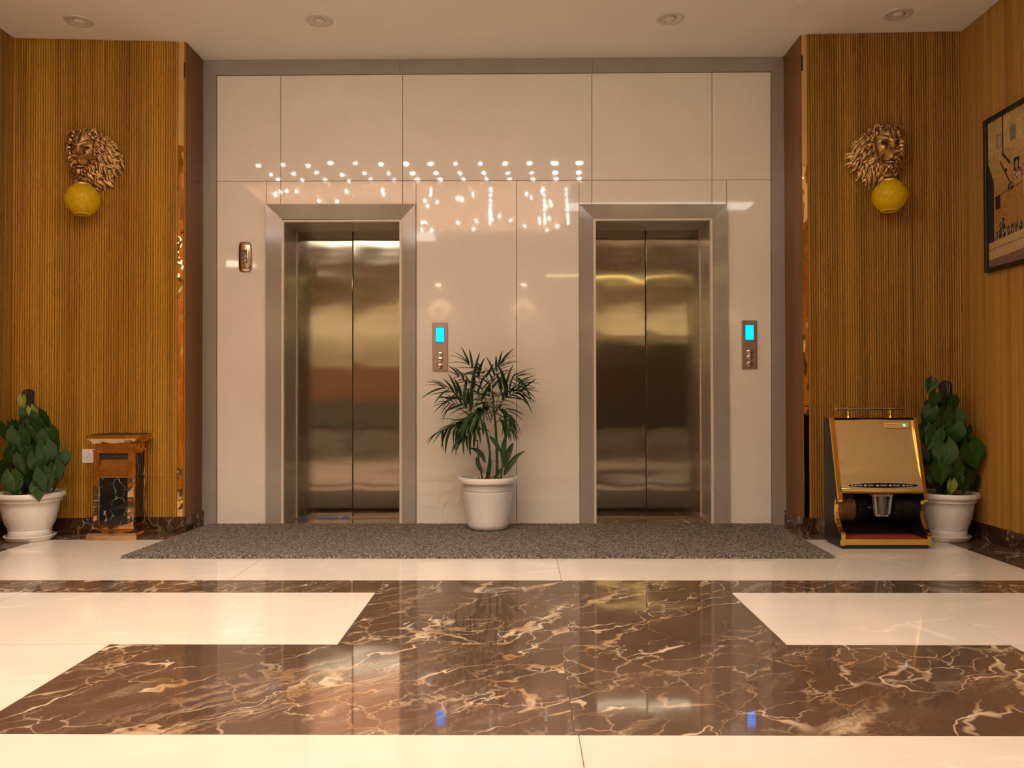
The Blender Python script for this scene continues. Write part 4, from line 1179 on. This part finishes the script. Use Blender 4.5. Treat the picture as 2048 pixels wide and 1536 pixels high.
for s in (-1, 1):
    x0, x1 = (-hw, -hw+.018) if s < 0 else (hw-.018, hw)
    ob('side_panel', prism(B(), side, x0, x1), M['black'], sp)
    # gold edging along the front of the side panel
    def edging(idx, nm):
        bm = B(); pts = [side[i] for i in idx]
        for (p, q) in zip(pts, pts[1:]):
            P0, P1 = Vector((0, p[0], p[1])), Vector((0, q[0], q[1])); d = (P1-P0).normalized(); n_ = Vector((0, d.z, -d.y))
            if n_.y > 0: n_ = -n_
            P0 -= d*.001; P1 += d*.001
            a0, a1 = P0+n_*.004, P1+n_*.004; b0, b1 = P0-n_*.010, P1-n_*.010
            xx0, xx1 = x0-.002, x1+.003*(1 if s < 0 else 0)+.002
            hexa(bm, [(xx0, a0.y, a0.z), (xx1, a0.y, a0.z), (xx1, a1.y, a1.z), (xx0, a1.y, a1.z), (xx0, b0.y, b0.z), (xx1, b0.y, b0.z), (xx1, b1.y, b1.z), (xx0, b1.y, b1.z)])
        return ob(nm, bm, M['gold'], sp)
    edging([2, 3, 4], 'front_edging')
    edging([5, 6, 7, 8, 9, 10, 11], 'curved_edging')
    edging([11, 12, 13], 'foot_edging')
ob('back_panel', box(B(), -hw+.018, hw-.018, Y_(D_b)-.012, Y_(D_b), .022, ztop-.001), M['black'], sp)
ob('top_panel', box(B(), -hw+.018, hw-.018, Y_(TOPD)+.004, Y_(D_b)-.012, ztop-.012, ztop), M['black'], sp)
# front sheet: straight, then bulging out to the lower edge, then folded back
bm = B(); prof = []
zl = Z_(985, 4.94)
d0 = Vector((Y_(TOPD), ztop)); d1 = Vector((Y_(LOWD), zlow))
for i in range(25):
    t = i/24; z = ztop+(zl-ztop)*t
    yb = d0.x+(d1.x-d0.x)*((ztop-z)/(ztop-zlow)) + .006
    bulge = -.034*(max(0, (t-.66)/.34))**1.6 + (.014*(max(0, (t-.91)/.09))**2)
    prof.append((yb+bulge + .0035*sin(t*7), z))
prof.append((prof[-1][0]+.03, zl-.004))
xs = [-hw+.020+(2*hw-.040)*i/20 for i in range(21)]
rows = [[bm.verts.new((x, y_+.004*(x/hw)**2, z)) for x in xs] for (y_, z) in prof]
for a_, b_ in zip(rows, rows[1:]):
    for i in range(20): bm.faces.new((a_[i], a_[i+1], b_[i+1], b_[i]))
ft = ob('front_cover', bm, M['gold_sheet'], sp, smooth=True)
ob('cover_lip', box(B(), -hw+.02, hw-.02, prof[-2][0]-.004, prof[-2][0]+.004, zl-.006, zl+.001, .001, 1), M['gold'], sp)
# lettered oval band near the lower edge
zb_ = Z_(973, 4.91); yb_ = min(p[0] for p in prof)
bi = min(prof, key=lambda p: abs(p[1]-zb_)); yb_ = bi[0]
bm = B(); n = 48
for (a_, d_, nm, m_) in ((1.0, 0, 'label_border', M['pale_edge']), (.985, -.0006, 'label_band', M['black'])):
    bm = B(); ring = [bm.verts.new((cos(2*pi*i/n)*.205*a_ + .004, -.0015+d_, sin(2*pi*i/n)*(.0165 if a_ == 1 else .0145))) for i in range(n)]
    r2 = [bm.verts.new(v.co+Vector((0, .001, 0))) for v in ring]
    bm.faces.new(ring); bm.faces.new(r2)
    for i in range(n): bm.faces.new((ring[i], ring[(i+1)%n], r2[(i+1)%n], r2[i]))
    ob(nm, bm, m_, sp, loc=(0, yb_-.003, zb_+.001))
for s, x in (('BROWN', -.145), ('DUST', -.072), ('CREAM', 0.0), ('POLISH', .075), ('BLACK', .150)):
    me = text_mesh(s, .0125, M['text_white']); o = ob('lettering', me, parent=sp)
    o.location = (x+.004, yb_-.0060, zb_+.001); o.rotation_euler = (pi/2, 0, 0)
bm = B()
for x in (-.180, -.108, -.100, -.038, -.030, .036, .044, .112, .120):
    box(bm, x-.003+.004, x+.003+.004, -.0006, 0, -.004, .004)
ob('pictogram', bm, M['text_white'], sp, loc=(0, yb_-.0052, zb_+.001))
# maker's plate with blue pilot light
zpL = Z_(852, 5.05); tt = (ztop-zpL)/(ztop-zl); ypL = d0.x+(d1.x-d0.x)*((ztop-zpL)/(ztop-zlow))
slope = math.atan2(-(d1.x-d0.x), ztop-zlow)
pt = empty('tmp', (0,0,0)); bpy.data.objects.remove(pt)
o = ob('name_plate', box(B(), -.065, .072, -.002, .001, -.015, .015, .001, 1), M['gold_label'], sp, loc=(.128, ypL+.001, zpL)); o.rotation_euler = (-slope, 0, 0)
bm = B(); xx = -.060
for w__ in (.010, .005, .007, .009, .004, .011, .006, .009, .005):
    box(bm, xx, xx+w__*.72, -.0026, -.0018, .0015, .0060); xx += w__+.0012
ob('printed_marks', bm, M['text_dark'], o)
t_ = ob('rule', box(B(), -.062, .015, -.0026, -.0018, -.0075, -.0055), M['text_dark'], o)
for x, z, m_ in ((.030, .006, 'text_dark'), (.030, -.005, 'text_dark')):
    ob('pictogram', box(B(), x-.003, x+.003, -.0028, -.0018, z-.0025, z+.0025), M[m_], o)
bm = B(); lathe(bm, [(.0075, -.002), (.0065, -.005), (.0003, -.006)], 20, (.050, 0, 0), axis='Y')
ob('pilot_light', bm, M.setdefault('pilot', emitter('blue pilot light', (.08,.40,.9), 1.8)), o, smooth=True)
# handle
zh = Z_(818.5, 5.12); yh = Y_(5.12)
hx0, hx1 = onY(1672, 818, yq(5.12)).x-ox, onY(1807, 818, yq(5.12)).x-ox
bm = B(); lathe(bm, [(.0085, hx0+.012), (.0085, hx1-.012)], 20, (0, yh, zh), axis='X'); ob('handle_bar', bm, M['steel_bar'], sp, smooth=False, angle=40)
for a_ in (hx0, hx1-.012):
    bm = B(); lathe(bm, [(.0095, a_), (.0095, a_+.012)], 20, (0, yh, zh), axis='X'); ob('end_cap', bm, M['gold'], sp, angle=40)
for u in (1696.5, 1780.5):
    x = onY(u, 818, yq(5.12)).x-ox
    bm = B(); lathe(bm, [(.0125, x-.008), (.0125, x+.008)], 20, (0, yh, zh), axis='X'); lathe(bm, [(.012, ztop-.001), (.010, ztop+.006), (.0055, ztop+.014), (.007, ztop+.026), (.009, zh)], 16, (x, yh, 0))
    ob('handle_post', bm, M['gold'], sp, angle=40)
# base with red pad
ob('base_box', box(B(), -hw+.018, hw-.018, Y_(D_f)+.006, Y_(D_b)-.012, .022, .048), M['black'], sp)
ob('foot', box(B(), -hw+.012, hw-.012, Y_(D_f)+.012, Y_(D_b)-.01, 0, .022), M['black_soft'], sp)
ob('front_trim', box(B(), -hw+.018, hw-.018, Y_(D_f)-.002, Y_(D_f)+.008, .024, .058, .001, 1), M['gold'], sp)
ob('red_pad', box(B(), -hw+.019, hw-.019, Y_(D_f)+.010, Y_(D_b)-.014, .048, .056), M['red_mat'], sp)
bm = B(); hexa(bm, [(-hw+.019,Y_(D_b)-.055,.056),(hw-.019,Y_(D_b)-.055,.056),(hw-.019,Y_(D_b)-.016,.16),(-hw+.019,Y_(D_b)-.016,.16),(-hw+.019,Y_(D_b)-.014,.056),(hw-.019,Y_(D_b)-.014,.056),(hw-.019,Y_(D_b)-.013,.16),(-hw+.019,Y_(D_b)-.013,.16)])
ob('kick_plate', bm, M['black'], sp)
# brushes on a shaft
zax = .225; yax = Y_(5.035)
bm = B(); lathe(bm, [(.009, -hw+.018), (.009, hw-.018)], 14, (0, yax, zax), axis='X'); ob('shaft', bm, M['steel_bar'], sp, angle=40)
def brush(x0, x1, R, m):
    bm = B(); lathe(bm, [(R*.4, x0), (R*.88, x0+.001), (R*.9, x1-.001), (R*.4, x1)], 32, (0, yax, zax), axis='X')
    rb = random.Random(int(x0*1000)); N_ = 2600
    for i in range(N_):
        a_ = rb.uniform(0, 2*pi); x = rb.uniform(x0, x1); r0, r1 = R*.72, R*rb.uniform(.95, 1.30); a2 = a_+rb.uniform(-.07, .07); xx = x+rb.uniform(-.006, .006); w_ = .0019
        p = Vector((x, yax+cos(a_)*r0, zax+sin(a_)*r0)); q = Vector((xx, yax+cos(a2)*r1, zax+sin(a2)*r1)); sd = Vector((w_, 0, 0)); s2 = Vector((0, -sin(a_)*w_, cos(a_)*w_))
        vs = [bm.verts.new(p+sd), bm.verts.new(p-sd*.5+s2), bm.verts.new(p-sd*.5-s2), bm.verts.new(q)]
        bm.faces.new((vs[0], vs[1], vs[3])); bm.faces.new((vs[1], vs[2], vs[3])); bm.faces.new((vs[2], vs[0], vs[3]))
    return ob('rotary_brush', bm, m, sp)
tag(brush(-hw+.024, -hw+.112, .066, M['brown_bristle']), label='brown rotary brush')
tag(brush(.085, hw-.022, .068, M['black_bristle']), label='black rotary brush')
tag(brush(-hw+.135, -.075, .060, M['black_bristle']), label='black rotary brush')
# cream dispenser in the middle
D_ = empty('tmp', (0,0,0)); bpy.data.objects.remove(D_)
yc = Y_(4.985); zc0, zc1 = Z_(1031, 4.98), Z_(988, 4.98); xc = (1763+2-1007+0)*0 + onY(1762, 1000, yq(4.985)).x-ox
bm = B()
prism(bm, [(xc-.058, zc1), (xc+.062, zc1), (xc+.060, zc1-.014), (xc-.054, zc1-.014)], yc-.02, yc+.03, 'XZ')
prism(bm, [(xc-.050, zc1-.012), (xc-.036, zc1-.012), (xc-.028, zc0), (xc-.038, zc0)], yc-.02, yc+.01, 'XZ')
prism(bm, [(xc+.044, zc1-.012), (xc+.058, zc1-.012), (xc+.044, zc0+.01), (xc+.034, zc0+.01)], yc-.02, yc+.01, 'XZ')
box(bm, xc-.036, xc+.036, yc-.014, yc+.01, zc0-.004, zc0+.006)
ob('dispenser_bracket', bm, M['grey_metal'], sp)
bm = B(); lathe(bm, [(.0235, zc0+.002), (.030, zc1-.03), (.031, zc1-.02), (.029, zc1-.012)], 28, (xc+.004, yc+.002, 0)); ob('cream_cup', bm, M['dark_display'], sp, angle=40)
ob('side_latch', box(B(), -hw-.002, -hw+.002, Y_(5.13), Y_(5.10), Z_(916, 5.1)-.012, Z_(916, 5.1)+.004), M['black_soft'], sp)

# ================================================================ PAINTING on the right wall
XP = XR0-.004
pa = onX(1974.5, 243, XP); pb_ = onX(1979, 546, XP)
y1 = (pa.y+pb_.y)/2; z1, z0 = pa.z, pb_.z; Wd = 1.25
pic = empty('framed_painting', (XP, y1-Wd/2, z0), label='black framed painting of an ochre city facade hanging on the right wall', cat='painting')
hgt = z1-z0; ft_ = .024
bm = B(); 
for (a_, b_, c_, d_) in ((Wd/2-ft_, Wd/2, 0, hgt), (-Wd/2, -Wd/2+ft_, 0, hgt), (-Wd/2+ft_, Wd/2-ft_, hgt-ft_, hgt), (-Wd/2+ft_, Wd/2-ft_, 0, ft_)):
    bm = B(); box(bm, -.030, 0, a_, b_, c_, d_, .002, 1); ob('frame_bar', bm, M['frame_black'], pic)
# canvas: the picture is painted per vertex, s from the near-corner edge (0) to the far edge (1), t from the bottom
NX, NZ = 420, 330
def fbm(x, y, o=4):
    v = 0; a = .5
    for i in range(o): v += a*noise.noise(Vector((x, y, i*7.1))); x *= 2; y *= 2; a *= .5
    return v
def paint(s, t):
    # s runs 0..1 over the picture width (only the first sixth shows in the photograph)
    S_ = s*3.3      # 0..1 is the part in view
    n1 = fbm(S_*5, t*9); n2 = fbm(S_*22, t*40, 3)
    top = Vector((.50,.36,.13)); midc = Vector((.40,.21,.05)); low = Vector((.30,.16,.05))
    c = top.lerp(midc, min(1, max(0, (.78-t)*3.2+n1))) if t > .45 else midc.lerp(low, min(1, max(0, (.45-t)*2+n1)))
    c = c*(1+n1*.55+n2*.5)
    f = S_ % 1.9
    def inr(a, b, c_, d): return a <= f <= b and c_ <= t <= d
    # street
    gl = .17+.06*S_*.5
    if t < gl:
        c = Vector((.52,.37,.17))*(1+n2*.5)
        if t < .055+.02*S_: c = Vector((.20,.13,.09))*(1+n2)
        if abs((t/gl)-.72) < .03: c = c*.6
        return c
    # shadowed pier at the left edge
    if f < .16 and t < .70 - f*.9 + .02: return Vector((.035,.022,.015))*(1+n2)
    # gutter pipe
    if abs(f-.42) < .018 and t > .73: return Vector((.045,.020,.012))
    if .42 <= f <= .62 and abs(t-(.74-(f-.42)*.40)) < .013: return Vector((.045,.020,.012))
    # leaning flag pole
    if .34 <= f <= .60 and abs(t-(.70-(f-.34)*.62)) < .011: return Vector((.07,.018,.010))
    # windows
    if inr(.24,.38,.795,.885): return Vector((.42,.36,.27)) if inr(.27,.37,.80,.878) else Vector((.30,.16,.05))
    if inr(.62,.78,.80,.90): return (Vector((.26,.25,.19)) if int(t*120) % 2 else Vector((.16,.14,.10)))
    if inr(.72,.86,.595,.68): return Vector((.02,.014,.012)) if (f-.79)**2*2+(t-.63)**2*4 > .004 else Vector((.35,.22,.16))
    if inr(.70,.95,.53,.62): return Vector((.16,.055,.035))*(1+n2*4) if n2 > -.02 else Vector((.55,.42,.32))
    if inr(.97,1.2,.40,.54):
        return Vector((.02,.018,.018)) if inr(1.02,1.2,.41,.52) else Vector((.62,.52,.38))
    if inr(.20,.34,.385,.475): return Vector((.03,.022,.016))
    if abs(f-.50) < .03 and abs(t-.625) < .012: return Vector((.03,.02,.015))
    if (f-.63)**2*1.2+(t-.505)**2*6 < .0065: return Vector((.12,.085,.05))*(1+n2*5)
    # string course
    if abs(t-(.468+.05*(f-.2))) < .004 and f > .18: return c*.35
    # crowd, stalls and railing along the foot of the wall
    e = gl+.06+.04*noise.noise(Vector((S_*11, 3, 0)))+.07*_ss(.28, .36, f)*(1-_ss(.42, .5, f))
    if t < e:
        q = noise.noise(Vector((S_*26, t*38, 2)))
        if abs((f*9) % 1-.5) < .14 and t < gl+.06: return Vector((.40,.27,.12))*(1+n2)
        if q > .22: return Vector((.42,.30,.20))
        if q > .05: return Vector((.16,.10,.05))
        return Vector((.035,.028,.022))*(1+q)
    return c
bm = B(); lay = bm.loops.layers.color.new('paint') if False else None
me = bpy.data.meshes.new('canvas')
V = []; Fc = []
cw = Wd-2*ft_; chh = hgt-2*ft_
# denser where the photograph looks
cols_s = [i/280*.34 for i in range(281)] + [.34+.66*i/140 for i in range(1, 141)]
nS, nT = len(cols_s), NZ
for j in range(nT):
    for s in cols_s: V.append((-.012, cw/2-cw*s, ft_+chh*j/(nT-1)))
for j in range(nT-1):
    for i in range(nS-1):
        a_ = j*nS+i; Fc.append((a_, a_+nS, a_+nS+1, a_+1))
me.from_pydata(V, [], Fc)
ca = me.color_attributes.new('paint', 'FLOAT_COLOR', 'POINT'); buf = []
for j in range(nT):
    for s in cols_s:
        c = paint(s, j/(nT-1)); buf += [max(0, c[0]), max(0, c[1]), max(0, c[2]), 1]
ca.data.foreach_set('color', buf)
q = N('painted canvas'); at = q.n('ShaderNodeAttribute', attribute_name='paint'); q.set(color=at.outputs[0], rough=.55); q.bump(q.noise(q.coord(), 200, 2), .15, .001)
me.materials.append(q.m)
ob('canvas', me, parent=pic)
ob('backing_board', box(B(), -.010, -.001, -cw/2, cw/2, ft_, hgt-ft_), M['black_soft'], pic)
